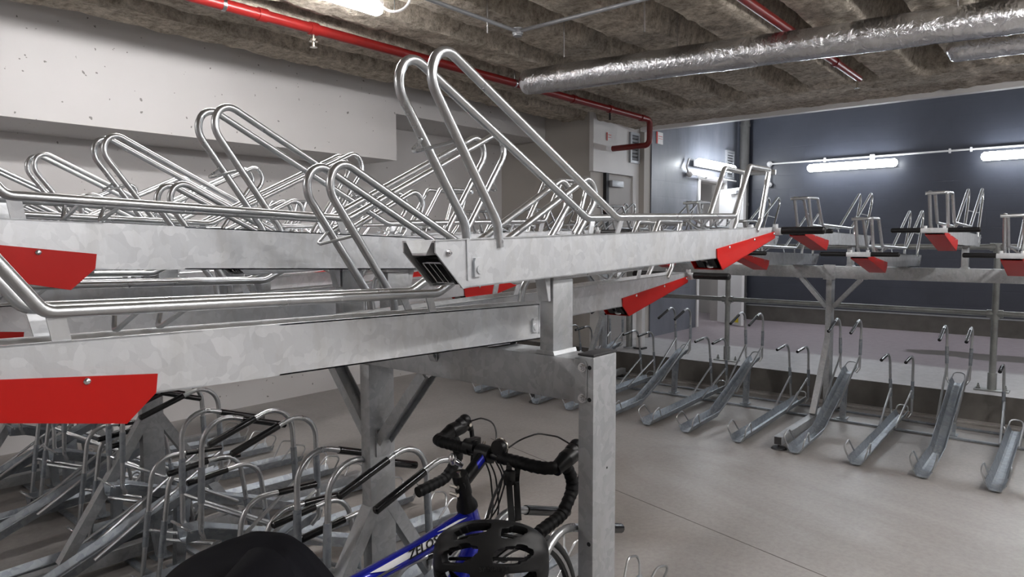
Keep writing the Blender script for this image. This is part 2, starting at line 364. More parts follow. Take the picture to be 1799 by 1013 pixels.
bm = B(); c = dl + dd * 0.42 + nn * 0.05; obox(bm, (c.x - dd.x * .1, c.y - dd.y * .1, 2.33), (c.x + dd.x * .1, c.y + dd.y * .1, 2.33), 0.05, 0.05); link('door_closer', bm, 'vent', lf)
bm = B(); c = de - dd * 0.12 + nn * 0.026; obox(bm, (c.x - dd.x * .05, c.y - dd.y * .05, .36), (c.x + dd.x * .05, c.y + dd.y * .05, .36), 0.08, 0.004); link('sticker', bm, 'yellow', lf)

def louver(label, x0, x1, y, z0, z1, n, grp=None):
    o = thing('wall_vent', label, 'vent', ((x0 + x1) / 2, y, z0), 0)
    w_ = (x1 - x0) / 2; h = z1 - z0
    bm = B(); t = 0.035
    box(bm, -w_, w_, -0.03, 0, 0, t); box(bm, -w_, w_, -0.03, 0, h - t, h); box(bm, -w_, -w_ + t, -0.03, 0, t, h - t); box(bm, w_ - t, w_, -0.03, 0, t, h - t)
    link('vent_frame', bm, 'vent', o, smooth=False)
    bm = B(); box(bm, -w_ + t, w_ - t, -0.006, -0.001, t, h - t); link('backing', bm, 'dark', o, smooth=False)
    for i in range(n):
        zc = t + (h - 2 * t) * (i + 0.5) / n; bm = B(); obox(bm, (-w_ + t, -0.016, zc), (w_ - t, -0.016, zc), (h - 2 * t) / n * 0.62, 0.004, Vector((0, -0.6, 1)))
        link('slat', bm, 'vent', o, smooth=False)
    return o
louver('grey louvred vent high on the lit upper wall beside the red pipe elbow', 7.98, 8.22, 4.699, 2.62, 3.02, 7)
louver('tall pale louvred vent on the blue wall above the open white door', 10.86, 11.18, BY - 0.001, 2.60, 3.06, 9)
o = thing('downpipe', 'grey vertical pipe in the corner of the two blue walls', 'pipe', (BX - 0.13, BY - 0.16, 0.26))
bm = B(); cyl(bm, (0, 0, 0), (0, 0, 3.74), 0.075, 20); link('pipe', bm, 'dullgrey', o)
bm = B()
bm.free()
for z in (0.4, 1.9, 3.2): bm = B(); cyl(bm, (0, 0, z), (0, 0, z + .05), 0.085, 20); link('pipe_clamp', bm, 'dullgrey', o)
o = thing('drain_pipe', 'grey vertical pipe standing on the curb beside the beige corner', 'pipe', (7.42, 4.34, 0.26))
bm = B(); cyl(bm, (0, 0, 0), (0, 0, 1.1), 0.04, 16); link('pipe', bm, 'pipegrey', o)
bm = B(); cyl(bm, (0, 0, 0), (0, 0, .02), 0.07, 16); link('pipe_flange', bm, 'vent', o)
o = thing('guard_post', 'white square post standing on the curb beside the grey drain pipe', 'post', (7.45, 4.20, 0.26))
bm = B(); box(bm, -.04, .04, -.04, .04, .02, 1.1, bev=.005); link('post', bm, 'white', o)
bm = B(); box(bm, -.06, .06, -.06, .06, 0, .02); link('post_base', bm, 'cap', o)

# railing on the curb
ra = thing('guard_rail', 'grey tubular guard rail along the raised platform edge', 'railing', (7.32, 0, 0.26))
bm = B(); cyl(bm, (0, -5.8, .685), (0, 4.2, .685), 0.025, 14); link('rail', bm, 'pipegrey', ra)
bm = B(); cyl(bm, (0, -5.8, 1.27), (0, 4.2, 1.27), 0.025, 14); link('rail', bm, 'pipegrey', ra)
for y in (3.04, 0.61, -1.82, -4.25):
    bm = B(); cyl(bm, (0, y, .01), (0, y, 1.27), 0.027, 14); po = link('post', bm, 'pipegrey', ra)
    bm = B(); cyl(bm, (0, y, .01), (0, y, .16), 0.036, 14); box(bm, -.06, .06, y - .13, y + .13, 0, .012, bev=.003)
    for s in (-1, 1): hexbolt(bm, (0, y + s * .1, .012), (0, 0, 1), .012, .03)
    link('base_flange', bm, 'pipegrey', po)
    for z in (.685, 1.27):
        bm = B(); cyl(bm, (0, y - .06, z), (0, y + .06, z), 0.034, 14); cyl(bm, (0, y, z - .05), (0, y, z + .03), 0.036, 14); link('clamp', bm, 'pipegrey', po)

# ------------------------------------------------------------------ lights
def batten(label, x, y, z, L, axis='x', wall=None, mat='lamp', grp=None, caps=True):
    """sealed fluorescent batten; origin at its centre; the diffuser faces down or away from the wall"""
    o = thing('batten_light', label, 'light', (x, y, z), 0 if axis == 'x' else pi / 2, grp)
    h = L / 2; out = Vector((0, 0, -1)) if wall is None else Vector(wall)
    c = out * (0.02 if wall is None else 0.03); dr = .037 if wall is None else .058
    bm = B(); tube(bm, [Vector((-h, 0, 0)) + c, Vector((-h + .03, 0, 0)) + c, Vector((h - .03, 0, 0)) + c, Vector((h, 0, 0)) + c], [dr * .5, dr, dr, dr * .5], 20)
    link('diffuser', bm, mat, o)
    b0 = -out * 0.03
    bm = B(); obox(bm, Vector((-h + .02, 0, 0)) + b0, Vector((h - .02, 0, 0)) + b0, 0.10, 0.05, Vector((0, 1, 0)) if wall is None else Vector((0, 0, 1)))
    link('housing', bm, 'white', o)
    bm = B()
    for s in (-.6, .6): obox(bm, Vector((h * s, 0, 0)) - out * .055, Vector((h * s, 0, 0)) - out * (.10 if wall is not None else .10), .03, .03)
    link('bracket', bm, 'vent', o)
    return o
CB = 'unseen ceiling battens added for fill light'
batten('white lit batten light under the sprayed ceiling, beside the left bulkhead', 2.06, 3.42, 3.04, 1.5, 'x')
for x, y in ((-2.3, 3.42), (1.9, -0.9), (4.4, -1.0), (1.2, -3.2), (6.4, -2.0)):  # battens out of view, added to fill the room with light
    batten('unseen lit batten light added under the sprayed ceiling over the aisle', x, y, 2.94, 1.5, 'x', grp=CB)
batten('long lit wall light on the blue wall above the open white door', 10.2, BY - .12, 2.74, 1.3, 'x', (0, -1, 0), 'lampc')
batten('long lit wall light in the middle of the blue back wall', BX - .12, 2.80, 2.71, 1.24, 'y', (0, 1, 0), 'lampc')
batten('lit wall light on the blue back wall cut off by the right edge', BX - .12, 0.55, 2.71, 1.24, 'y', (0, 1, 0), 'lampc')
batten('unseen wall light added on the blue back wall beyond the right edge', BX - .12, -1.7, 2.67, 1.2, 'y', (0, 1, 0), 'lampc')  # wall light outside the frame, added for its light
batten('unseen batten light added in the lobby behind the open white door', 10.6, 5.5, 2.5, 1.0, 'x', None, 'lampc')  # hidden lamp added to lift the dark lobby
# ring of cable at the end of the ceiling batten
o = thing('cable_ring', 'white loop of cable hanging at the end of the ceiling light', 'cable', (2.80, 3.28, 3.085))
bm = B(); tube(bm, [(0.1 * cos(t) * sin(a_), -0.1 * cos(t) * cos(a_), 0.1 * sin(t)) for t in [2 * pi * k / 28 for k in range(28)]], 0.008, 8, closed=True); link('cable_loop', bm, 'white', o)
bm = B(); cyl(bm, (0, 0, -.1), (0, 0, .12), 0.003, 6); link('cable_tie', bm, 'dark', o)
# conduits on the back wall above the lights
o = thing('conduit', 'thin white conduit with fixing boxes running along the blue back wall', 'conduit', (BX - .05, 0, 2.83))
bm = B(); cyl(bm, (0, -5, 0), (0, 4.05, 0), 0.013, 10); link('conduit_tube', bm, 'white', o)
bm = B(); sphere(bm, (0, 4.05, 0), .045); cyl(bm, (0, 4.05, -.04), (0, 4.05, -.3), .01, 8); link('junction_box', bm, 'white', o); bm = B(); sphere(bm, (0, 4.05, -.33), .045); link('junction_box', bm, 'white', o)
for y in (3.2, 1.55, 1.3, .2): bm = B(); box(bm, -.02, .03, y - .012, y + .012, -.03, .03); link('conduit_clip', bm, 'white', o)
bm = B(); box(bm, -.02, .03, 2.5, 2.56, -.07, .03); link('conduit_clip', bm, 'white', o)
o = thing('conduit', 'white conduit with round end box under the light above the open door', 'conduit', (9.45, BY - .05, 2.57))
bm = B(); tube(bm, fillet([(0, 0, 0.22), (-.08, 0, .1), (0, 0, 0), (1.75, 0, 0)], .04), .014, 8); link('conduit_tube', bm, 'white', o)
bm = B(); sphere(bm, (0.02, 0, 0), .05); link('junction_box', bm, 'white', o); bm = B(); cyl(bm, (.65, 0, -.03), (.65, 0, .03), .03, 10); link('junction_box', bm, 'white', o)

# ------------------------------------------------------------------ pipes under the ceiling
def pipe(name, label, pts, r, mat, rad=0.06, cat='pipe', n=14):
    p0 = Vector(pts[0]); o = thing(name, label, cat, p0)
    bm = B(); tube(bm, fillet([Vector(p) - p0 for p in pts], rad, 6), r, n); link('pipe', bm, mat, o); return o, p0
K = 1.45; PZ = 1.6 + K; PY = 2.848 * K
o, p0 = pipe('sprinkler_pipe', 'long red sprinkler pipe under the ribs beside the left bulkhead, with a return elbow', [(-3.3, PY, PZ), (7.5, PY, PZ), (7.5, PY, PZ - .3), (7.5, PY + .52, PZ - .3)], 0.036, 'redpipe', 0.07)
for x, m in ((2.16, 'bolt'), (4.95, 'bolt')):
    bm = B(); cyl(bm, (x - p0.x - .012, 0, 0), (x - p0.x + .012, 0, 0), .04, 14); cyl(bm, (x - p0.x, 0, .03), (x - p0.x, 0, .3), .005, 6); link('pipe_hanger', bm, m, o)
for x in (2.42, 2.8, 5.9, 6.6, 7.3):
    bm = B(); cyl(bm, (x - p0.x - .03, 0, 0), (x - p0.x + .03, 0, 0), .044, 14); link('pipe_coupling', bm, 'redpipe', o)
bm = B(); x = 2.8 - p0.x; cyl(bm, (x, 0, -.03), (x, 0, -.07), .012, 10); cyl(bm, (x, 0, -.07), (x, 0, -.085), .03, 12); cyl(bm, (x, 0, -.085), (x, 0, -.12), .012, 8); cyl(bm, (x, 0, -.12), (x, 0, -.124), .026, 12); link('sprinkler_head', bm, 'sprinkler', o)
bm = B(); x = 6.6 - p0.x; cyl(bm, (x, 0, -.03), (x, 0, -.12), .012, 8); link('drain_valve', bm, 'dark', o)
o, p0 = pipe('sprinkler_pipe', 'red sprinkler pipe crossing above the silver foil duct', [(-3.3, 1.66, PZ), (6.86, 1.66, PZ)], 0.03, 'redpipe')
bm = B(); x = 6.1 - p0.x; cyl(bm, (x - .03, 0, 0), (x + .03, 0, 0), .037, 14); link('pipe_coupling', bm, 'redpipe', o)
bm = B(); x = 6.8 - p0.x; cyl(bm, (x, 0, -.02), (x, 0, -.09), .01, 8); cyl(bm, (x, 0, -.09), (x, 0, -.094), .024, 10); link('sprinkler_head', bm, 'sprinkler', o)
def wrap_tube(name, label, p, q, r, seed):
    p = Vector(p); q = Vector(q); o = thing(name, label, 'duct', p); d = (q - p); L = d.length; d.normalize()
    s = Vector((0, 0, 1)); s = (s - d * s.dot(d)).normalized(); t = d.cross(s); bm = B(); n = 36; m = int(L / 0.03); rings = []
    for i in range(m + 1):
        u = L * i / m; e = 1.0
        if u < r * .7: e = sqrt(max(0.03, 1 - ((r * .7 - u) / (r * .7)) ** 2))
        rg = []
        for k in range(n):
            a = 2 * pi * k / n
            rr = r * e * (1 + 0.05 * noise.noise(Vector((u * 2.5, cos(a) * 1.5, sin(a) * 1.5 + seed))) + 0.035 * noise.noise(Vector((u * 14, cos(a) * 4, sin(a) * 4 + seed))))
            if int(u / 0.82) != int((u + 0.03) / 0.82): rr *= 1.035
            rg.append(bm.verts.new(d * u + s * (cos(a) * rr) + t * (sin(a) * rr)))
        rings.append(rg)
    for i in range(m):
        for k in range(n): bm.faces.new((rings[i][k], rings[i][(k + 1) % n], rings[i + 1][(k + 1) % n], rings[i + 1][k]))
    bm.faces.new(rings[0][::-1]); bm.faces.new(rings[-1]); link('foil_jacket', bm, 'foil', o, angle=60)
    for u in (1.3, 3.0, 4.5):
        if u < L - .2:
            bm = B(); c = d * u; cyl(bm, c + Vector((0, 0, r)), c + Vector((0, 0, r + .25)), .004, 6); link('hanger_rod', bm, 'bolt', o)
    return o
wrap_tube('insulated_duct', 'long silver foil-wrapped duct slung under the ribs', (4.42, 3.62, 2.885), (5.32, -1.6, 2.885), 0.102, 1)
wrap_tube('insulated_duct', 'shorter silver foil-wrapped duct behind the long one at the right', (5.45, 0.79, 2.86), (5.75, -1.6, 2.86), 0.085, 5)
# conduit with junction box and hanging rods
o = thing('conduit', 'thin grey conduit with a junction box turning a corner under the ceiling', 'conduit', (3.63, 3.0, 3.0))
bm = B(); cyl(bm, (-5, 0, 0), (0, 0, 0), .013, 10); link('conduit_tube', bm, 'vent', o)
bm = B(); cyl(bm, (0, 0, 0), (.02, -4, 0), .013, 10); link('conduit_tube', bm, 'vent', o)
bm = B(); cyl(bm, (0, 0, -.02), (0, 0, .02), .036, 16); cyl(bm, (0, 0, -.032), (0, 0, -.02), .03, 16); link('junction_box', bm, 'vent', o)
for i, (x, y, zb, zt, lb) in enumerate(((3.35, 3.02, 2.93, 3.3, 'thin steel hanging rod on the conduit left of its junction box'), (4.05, 2.92, 2.90, 3.35, 'long thin steel hanging rod right of the conduit junction box'),
        (3.95, 2.22, 2.92, 3.3, 'thin steel hanging rod left of where the red pipe meets the duct'), (3.75, 1.4, 2.97, 3.3, 'short bright rod hanging beside the red pipe at the top edge'))):
    o = thing('hanging_rod', lb, 'rod', (x, y, zb)); bm = B(); cyl(bm, (0, 0, 0), (0, 0, zt - zb), .006, 8); link('rod', bm, 'bolt', o)
# small notices
for lb, x, y, z in (('small white notice with a red edge under the red pipe on the lit upper wall', 7.48, 4.695, 2.90), ('small white notice board with red lines beside the red pipe elbow', 8.62, BY - .005, 3.0)):
    o = thing('notice', lb, 'sign', (x, y, z)); k = 1 if x < 8 else 1.6
    bm = B(); box(bm, -.06 * k, .06 * k, -.004, 0, -.05 * k, .05 * k); link('board', bm, 'white', o, smooth=False)
    bm = B(); box(bm, -.06 * k, -.035 * k, -.006, -.004, -.05 * k, .05 * k); box(bm, -.02 * k, .05 * k, -.006, -.004, .02, .028); box(bm, -.02 * k, .05 * k, -.006, -.004, -.01, -.004); link('red_print', bm, 'red', o, smooth=False)

# ------------------------------------------------------------------ upper trays
SBH = 0.478          # distance of the beam from the rear end of a tray
HW = 0.050          # half width of the channel
GA = 0.049          # half gauge of the tubes
def make_tray(kind='high'):
    low = kind != 'high'; q0 = .19 if kind == 'low_left' else 0.0
    SB = 0.437 if low else SBH
    def S(s, y, t): return Vector((s - SB, y, t))
    o = thing('upper_bike_tray', 'x', 'bike tray')
    prof = [(q0, 0), (q0, -.024), (q0 + .075, -.102), (1.37, -.102), (1.93, -.036), (1.93, 0)]
    bm = B()
    for s in (-1, 1):
        a, b_ = sorted((s * HW, s * (HW - .0035)))
        prism(bm, [(x - SB, z) for x, z in prof], 1, a, b_)
    # folded gutter between the side plates
    g = [(-HW, 0), (-.040, 0), (-.022, -.026), (.022, -.026), (.040, 0), (HW, 0), (HW, -.003), (.038, -.004), (.0205, -.030), (-.0205, -.030), (-.038, -.004), (-HW, -.003)]
    prism(bm, g, 0, q0 - SB, 1.93 - SB)
    for s in (-1, 1):      # in-turned lower flanges
        a, b_ = sorted((s * HW, s * (HW - .014)))
        box(bm, q0 + .08 - SB, 1.36 - SB, a, b_, -.102, -.099)
    ch = link('channel', bm, 'plate', o, smooth=False)
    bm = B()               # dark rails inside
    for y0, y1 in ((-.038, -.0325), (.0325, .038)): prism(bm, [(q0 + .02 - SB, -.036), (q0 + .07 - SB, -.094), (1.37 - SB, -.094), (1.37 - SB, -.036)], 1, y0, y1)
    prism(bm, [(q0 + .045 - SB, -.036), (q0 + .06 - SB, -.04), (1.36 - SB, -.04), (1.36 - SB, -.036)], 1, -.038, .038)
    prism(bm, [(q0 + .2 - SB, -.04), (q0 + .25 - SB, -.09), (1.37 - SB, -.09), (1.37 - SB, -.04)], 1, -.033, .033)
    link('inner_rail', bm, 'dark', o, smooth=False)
    bm = B()               # light edges of the sliding profile in the open end
    e0 = Vector((q0 + .035 - SB, 0, -.047)); e1 = Vector((q0 + .078 - SB, 0, -.092))
    for y in (-.008, .008): obox(bm, e0 + Vector((0, y, 0)), e1 + Vector((0, y, 0)), .002, .003, Vector((0, 1, 0)))
    tube(bm, fillet([e1 + Vector((0, -.03, 0)), e0 + Vector((0, -.03, 0)), e0 + Vector((0, .03, 0)), e1 + Vector((.0, .03, 0))], .006, 3), .0018, 5)
    tube(bm, [e1 + Vector((0, -.03, 0)), e1 + Vector((0, .03, 0))], .0018, 5)
    link('slide_profile', bm, 'bolt', o)
    for s in (-1, 1):      # seam strip, bolts and roller boss on each side
        y = s * HW
        bm = B(); hexbolt(bm, (q0 + .035 - SB, y, -.026), (0, s, 0), .0055, .006); link('side_bolt', bm, 'bolt', o)
        bm = B(); box(bm, q0 + .088 - SB, q0 + .098 - SB, min(y, y + s * .003), max(y, y + s * .003), -.086, 0); link('seam_strip', bm, 'plate', o, smooth=False)
        bm = B()
        q = [(q0 + a - SB, b_) for a, b_ in ((.106, -.080), (.130, -.080), (.134, -.070), (.134, -.048), (.128, -.040), (.110, -.040), (.106, -.048))]
        prism(bm, q, 1, min(y, y + s * .007), max(y, y + s * .007))
        cyl(bm, (q0 + .121 - SB, y, -.065), (q0 + .121 - SB, y + s * .0095, -.065), .0095, 18); link('roller_boss', bm, 'plate', o)
        bm = B(); hexbolt(bm, (.195 - SB, y, -.008), (0, s, 0), .006, .006); link('side_bolt', bm, 'bolt', o)
    # guard tubes
    lo_ = .055 if kind == 'low_left' else 0
    loop = [(.196 + lo_, -.02), (.190 + lo_, .035), (-.006, .325), (.035, .392), (.69, .045), (1.515, .046), (1.655, .235), (1.865, .232), (1.778, .030), (1.735, -.012)]
    def path(y, sgn):
        P = [S(a, y, t) for a, t in loop]; r = [0, .05, .07, .055, .05, .03, .022, .006, .03, 0]
        if sgn < 0:         # near tube: forward, then down to its own side
            return fillet(P, r, 6)
        # far tube: forward over its own upright and across to the other one
        P = P[:7] + [S(1.865, y, .226), S(1.885, -GA - .02, .222)]; r = [0, .05, .07, .055, .05, .03, .022, .028, 0]
        return fillet(P, r, 6)
    R_ = .0105
    bm = B(); tube(bm, path(-GA, -1), R_, 10); link('guard_tube', bm, 'tube', o)
    bm = B(); tube(bm, path(GA, 1), R_, 10); tube(bm, fillet([S(1.855, GA, .222), S(1.778, GA, .030), S(1.735, GA, -.012)], .03), R_, 10); link('guard_tube', bm, 'tube', o)
    for s in (-1, 1):
        bm = B(); obox(bm, S(.72, s * GA, .04), S(.70, s * GA * .9, -.004), .020, .004, Vector((1, 0, 0))); link('rail_support', bm, 'plate', o, smooth=False); bm = B()
        obox(bm, S(1.50, s * GA, .04), S(1.49, s * GA * .9, -.004), .026, .004, Vector((1, 0, 0))); link('rail_support', bm, 'plate', o, smooth=False)
    bm = B(); tube(bm, fillet([S(1.38, -GA, .04), S(1.40, 0, .002), S(1.38, GA, .04)], .015), .0045, 6); link('wheel_rest_wire', bm, 'tube', o); bm = B()
    tube(bm, fillet([S(1.30, -GA, .04), S(1.33, 0, .002), S(1.30, GA, .04)], .015), .0045, 6); link('wheel_rest_wire', bm, 'tube', o)
    bm = B(); tube(bm, fillet([S(.077, -GA, .205), S(.012, .030, .182), S(.070, GA, .222)], .010), .004, 6); link('spring_hook', bm, 'tube', o)
    
    # red end cover
    def rp(w0, w1, y0, y1): return [(1.352 - SB, w0), (1.355 - SB, -.100), (1.402 - SB, -.145), (1.93 - SB, -.046), (1.93 - SB, w1)]
    bm = B()
    for s in (-1, 1):
        a, b_ = sorted((s * (HW + .001), s * (HW + .0045))); prism(bm, rp(-.068, -.018, 0, 0), 1, a, b_)
    prism(bm, [(1.402 - SB, -.142), (1.93 - SB, -.043), (1.93 - SB, -.046), (1.402 - SB, -.145)], 1, -HW - .0045, HW + .0045)
    rc = link('red_end_cover', bm, 'red', o, smooth=False)
    for s in (-1, 1):
        for a in (1.46, 1.70, 1.915): bm = B(); sphere(bm, (a - SB, s * (HW + .005), -.068 + (a - 1.35) / .58 * .05 - .008), .006, 10, 6, (1, .6, 1)); link('cover_screw', bm, 'bolt', rc)
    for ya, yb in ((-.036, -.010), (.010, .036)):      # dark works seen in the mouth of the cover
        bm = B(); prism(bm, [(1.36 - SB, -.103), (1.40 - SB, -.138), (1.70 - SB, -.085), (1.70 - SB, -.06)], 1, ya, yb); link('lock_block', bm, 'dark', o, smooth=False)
    bm = B(); tube(bm, fillet([S(1.34, 0, -.106), S(1.40, 0, -.112), S(1.365, -.012, -.134), S(1.39, -.02, -.134)], .01), .005, 6); link('lock_hook', bm, 'tube', o)
    # handle
    hx = 1.952
    bm = B(); box(bm, 1.925 - SB, 1.965 - SB, -.075, .075, -.034, -.004, bev=.003); 
    for s in (-1, 1): cyl(bm, S(1.94, s * .052, -.004), S(1.94, s * .052, .012), .011, 12); 
    box(bm, 1.90 - SB, 1.93 - SB, -.05, .05, -.03, -.001)
    link('handle_bracket', bm, 'plate', o)
    for s in (-1, 1): bm = B(); cyl(bm, S(1.94, s * .052, .011), S(1.94, s * .052, .0135), .005, 8); link('bracket_bolt', bm, 'dark', o)
    for s in (-1, 1):
        bm = B(); y0 = s * .075; y1 = s * .245
        tube(bm, [S(hx, y0, -.016), S(hx, y1 - s * .006, -.016), S(hx, y1, -.016)], [.0155, .0155, .010], 16); link('grip', bm, 'rubber', o)
    # bracket under the channel at the beam
    bm = B()
    zb = -.113
    if low:
        box(bm, -.046, .046, -.03, .03, -.1085, -.102)
        obox(bm, (-.100, 0, -.102), (-.062, 0, -.168), .026, .004, Vector((0, 1, 0))); obox(bm, (-.062, 0, -.168), (-.058, 0, -.102), .026, .004, Vector((0, 1, 0)))
    else:
        box(bm, -.046, .046, -.022, .022, -.112, -.102)
        prism(bm, [(-.075, -.102), (-.052, -.102), (-.052, -.165), (-.060, -.165)], 1, -.016, .016)
    link('mounting_bracket', bm, 'plate', o, smooth=False)
    return o
protos = {}
def place_tray(x, y, ztop, flip, tilt, label, low):
    low = 'high' if low is False else ('low_left' if flip and x < 3 else 'low')
    if low not in protos:
        t = make_tray(low); protos[low] = tree_of(t); o = t
    else: o = copy_tree(protos[low])
    o.location = (x, y, ztop); o.rotation_euler = (0, R(-tilt), pi if flip else 0)
    o['label'] = label; o['group'] = 'upper trays of the two-tier bike racks'
    return o
def tree_of(o):
    allk = {}
    for c in bpy.data.objects:
        if c.parent is not None: allk.setdefault(c.parent.name, []).append(c)
    def rec(x): return (x, [rec(c) for c in allk.get(x.name, [])])
    return rec(o)

# ------------------------------------------------------------------ lower floor stands
def make_stand(high):
    o = thing('floor_bike_stand', 'x', 'bike stand')
    w = .048
    if high: line = [(0, .012), (.58, .030), (1.46, .385), (1.54, .395)]
    else: line = [(0, .012), (.5, .020), (1.40, .050), (1.56, .052)]
    bm = B()
    sec = [(-w - .004, .050), (-w, .053), (-.026, .004), (-.014, .0), (.014, .0), (.026, .004), (w, .053), (w + .004, .050), (.029, -.002), (.016, -.006), (-.016, -.006), (-.029, -.002)]
    rings = []
    for i, (x, z) in enumerate(line):
        fl = 1.15 if i == 0 else 1.0; hs = .85 if i == 0 else 1.0
        rings.append([bm.verts.new((x, y * fl, z + zz * hs)) for y, zz in sec])
    for i in range(len(line) - 1):
        for k in range(len(sec)): bm.faces.new((rings[i][k], rings[i][(k + 1) % 12], rings[i + 1][(k + 1) % 12], rings[i + 1][k]))
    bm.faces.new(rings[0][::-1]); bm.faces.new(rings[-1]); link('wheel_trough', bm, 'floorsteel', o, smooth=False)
    for s in (-1, 1):       # rod loops at the entry
        bm = B(); tube(bm, fillet([(.02, s * (w + .002), .04), (-.02, s * (w + .03), .13), (.09, s * (w + .025), .16), (.17, s * (w + .004), .06)], .035, 4), .0055, 7); link('entry_loop', bm, 'tube', o)
    if high: ub, ut, ga, gz, d0, leg = (1.50, .40), (1.475, .915), (1.13, .80), .080, (.92, .16), True
    else: ub, ut, ga, gz, d0, leg = (1.52, .05), (1.44, .61), (1.14, .590), .080, (.98, .035), False
    kx = ub[0] + (ut[0] - ub[0]) * (.35 if not high else .2); kz = ub[1] + (ut[1] - ub[1]) * (.35 if not high else .2)
    for s in (-1, 1):
        y = s * gz; yt = s * (gz + .010)
        P = [Vector((ub[0] - .02, s * (w + .008), ub[1] - .0)), Vector((ub[0], y, ub[1] + .04)), Vector((ut[0] + .01, yt, ut[1] + .005)), Vector((ga[0], yt, ga[1]))]
        Q = fillet(P, [0, .03, .10, 0], 6); bm = B(); tube(bm, Q, .0105, 10); up_ = link('upright_tube', bm, 'tube', o)
        d = (P[3] - P[2]).normalized(); L = (P[3] - P[2]).length
        g0 = P[2] + d * (L * .47); g1 = P[3] + d * .012
        bm = B(); tube(bm, [g0, g1 - d * .004, g1], [.0135, .0135, .009], 12); link('sleeve_grip', bm, 'vinyl', up_)
        m0 = Vector((ub[0], y, ub[1] + .04)).lerp(P[2], .25); m1 = Vector((ub[0], y, ub[1] + .04)).lerp(P[2], .55)
        bm = B(); tube(bm, [m0, m1], .0135, 10); link('socket_tube', bm, 'floorsteel', up_)
        bm = B(); tube(bm, [(d0[0], s * (w + .010), d0[1] + .035), (kx, y, kz + .05)], .0085, 8); link('diagonal_strut', bm, 'tube', o)
    e = line[-1]
    bm = B(); tube(bm, fillet([(e[0] - .02, w, e[1] + .04), (e[0] + .03, w * .8, e[1] + .085), (e[0] + .03, -w * .8, e[1] + .085), (e[0] - .02, -w, e[1] + .04)], .03), .0055, 7); link('wheel_stop_wire', bm, 'tube', o)
    if high:
        bm = B(); prism(bm, [(1.30, .31), (1.37, .345), (1.325, .0), (1.285, .0)], 1, -.022, .022); box(bm, 1.26, 1.35, -.04, .04, .008, .014)
        link('rear_leg', bm, 'floorsteel', o, smooth=False)
    return o
sprotos = {}
def place_stand(x, y, flip, label, high):
    if high not in sprotos: t = make_stand(high); sprotos[high] = tree_of(t); o = t
    else: o = copy_tree(sprotos[high])
    o.location = (x, y, 0.004); o.rotation_euler = (0, 0, pi if flip else 0); o['label'] = label; o['group'] = 'floor stands of the two-tier bike racks'
    return o

# ------------------------------------------------------------------ rack frames
def post_base(par, x, y, zt, sides, fr0, fr1):
    bm = B(); box(bm, x - .053, x + .053, y - .024, y + .024, .09, zt, bev=.006); po = link('post', bm, 'frame', par)
    for s in sides:
        bm = B(); obox(bm, (x + s * .42, y, .10), (x + s * .03, y, .72), .05, .045, Vector((0, 1, 0))); link('base_brace', bm, 'frame', par, smooth=False)
    bm = B(); box(bm, fr0, fr1, y - .03, y + .03, .035, .10, bev=.004); fr = link('foot_rail', bm, 'frame', par)
    for e, q in ((fr0, -1), (fr1, 1)): bm = B(); box(bm, min(e, e + q * .004), max(e, e + q * .004), y - .026, y + .026, .04, .096); link('end_cap', bm, 'cap', fr, smooth=False)
    for e in (fr0 + .03, fr1 - .03): bm = B(); cyl(bm, (e, y, .0), (e, y, .012), .06, 20, r2=.05); cyl(bm, (e, y, .011), (e, y, .04), .01, 8); link('levelling_foot', bm, 'cap', fr)
    return po
def knees(par, x, y, zb, sgns=(-1, 1)):
    for s in sgns:
        bm = B(); a = Vector((x, y + s * .028, zb - .26)); b_ = Vector((x, y + s * .25, zb - .005))
        d = (b_ - a).normalized(); nrm = Vector((1, 0, 0)).cross(d)
        obox(bm, a, b_, .05, .004, Vector((1, 0, 0)))
        for q in (-1, 1): obox(bm, a + Vector((q * .025, 0, 0)) + nrm * .013 * s * 0, b_ + Vector((q * .025, 0, 0)), .004, .034, Vector((1, 0, 0)))
        box(bm, x - .03, x + .03, y + s * .024 if s > 0 else y - .029, y + .029 if s > 0 else y - .024, zb - .31, zb - .22)
        box(bm, x - .03, x + .03, y + s * .25 - .05, y + s * .25 + .04, zb - .005, zb)
        k = link('knee_brace', bm, 'frame', par, smooth=False)
        bm = B(); hexbolt(bm, (x, y + s * .029, zb - .24), (0, s, .0), .009, .008); link('brace_bolt', bm, 'bolt', k); bm = B(); hexbolt(bm, (x - .01, y + s * .26, zb - .006), (0, 0, -1), .009, .008); link('brace_bolt', bm, 'bolt', k)

# ---- central double-sided rack
CX = 1.433; BT = 1.309; BBOT = 1.20
rack = thing('bike_rack_frame', 'galvanised frame of the central double-sided rack, its capped end post in the foreground', 'rack frame', (0, 0, 0))
bm = B(); box(bm, CX - .053, CX + .053, .956, 5.45, BBOT, BT, bev=.006); beam = link('beam', bm, 'frame', rack)
bm = B(); box(bm, CX - .056, CX + .056, .951, .957, BBOT, BT + .0); 
link('end_plate', bm, 'frame', beam, smooth=False)
for xx in (CX - .0575, CX + .0545):
    q = fillet([(.957, BBOT, 0), (.9235, BBOT, 0), (.9235, BT, 0), (.957, BT, 0)], .012, 4); bm = B()
    prism(bm, [(p.x, p.y) for p in q], 0, xx, xx + .003); link('end_plate', bm, 'frame', beam, smooth=False)
for z in (BBOT + .015, BT - .018):
    bm = B(); hexbolt(bm, (CX - .0575, .934, z), (-1, 0, 0), .0085, .009); link('plate_bolt', bm, 'bolt', beam)
bm = B(); box(bm, CX - .053, CX + .053, .905, .95, .02, 1.318, bev=.005); po = link('end_post', bm, 'frame', rack)
bm = B(); box(bm, CX - .054, CX + .054, .904, .951, 1.318, 1.324, bev=.002); link('post_cap', bm, 'cap', po)
for z in (BBOT + .012, BT - .018, BBOT - .35, BBOT - .5):
    bm = B(); cyl(bm, (CX - .0535, .9165, z), (CX - .0515, .9165, z), .0055, 14); link('bolt_hole', bm, 'dark', po)
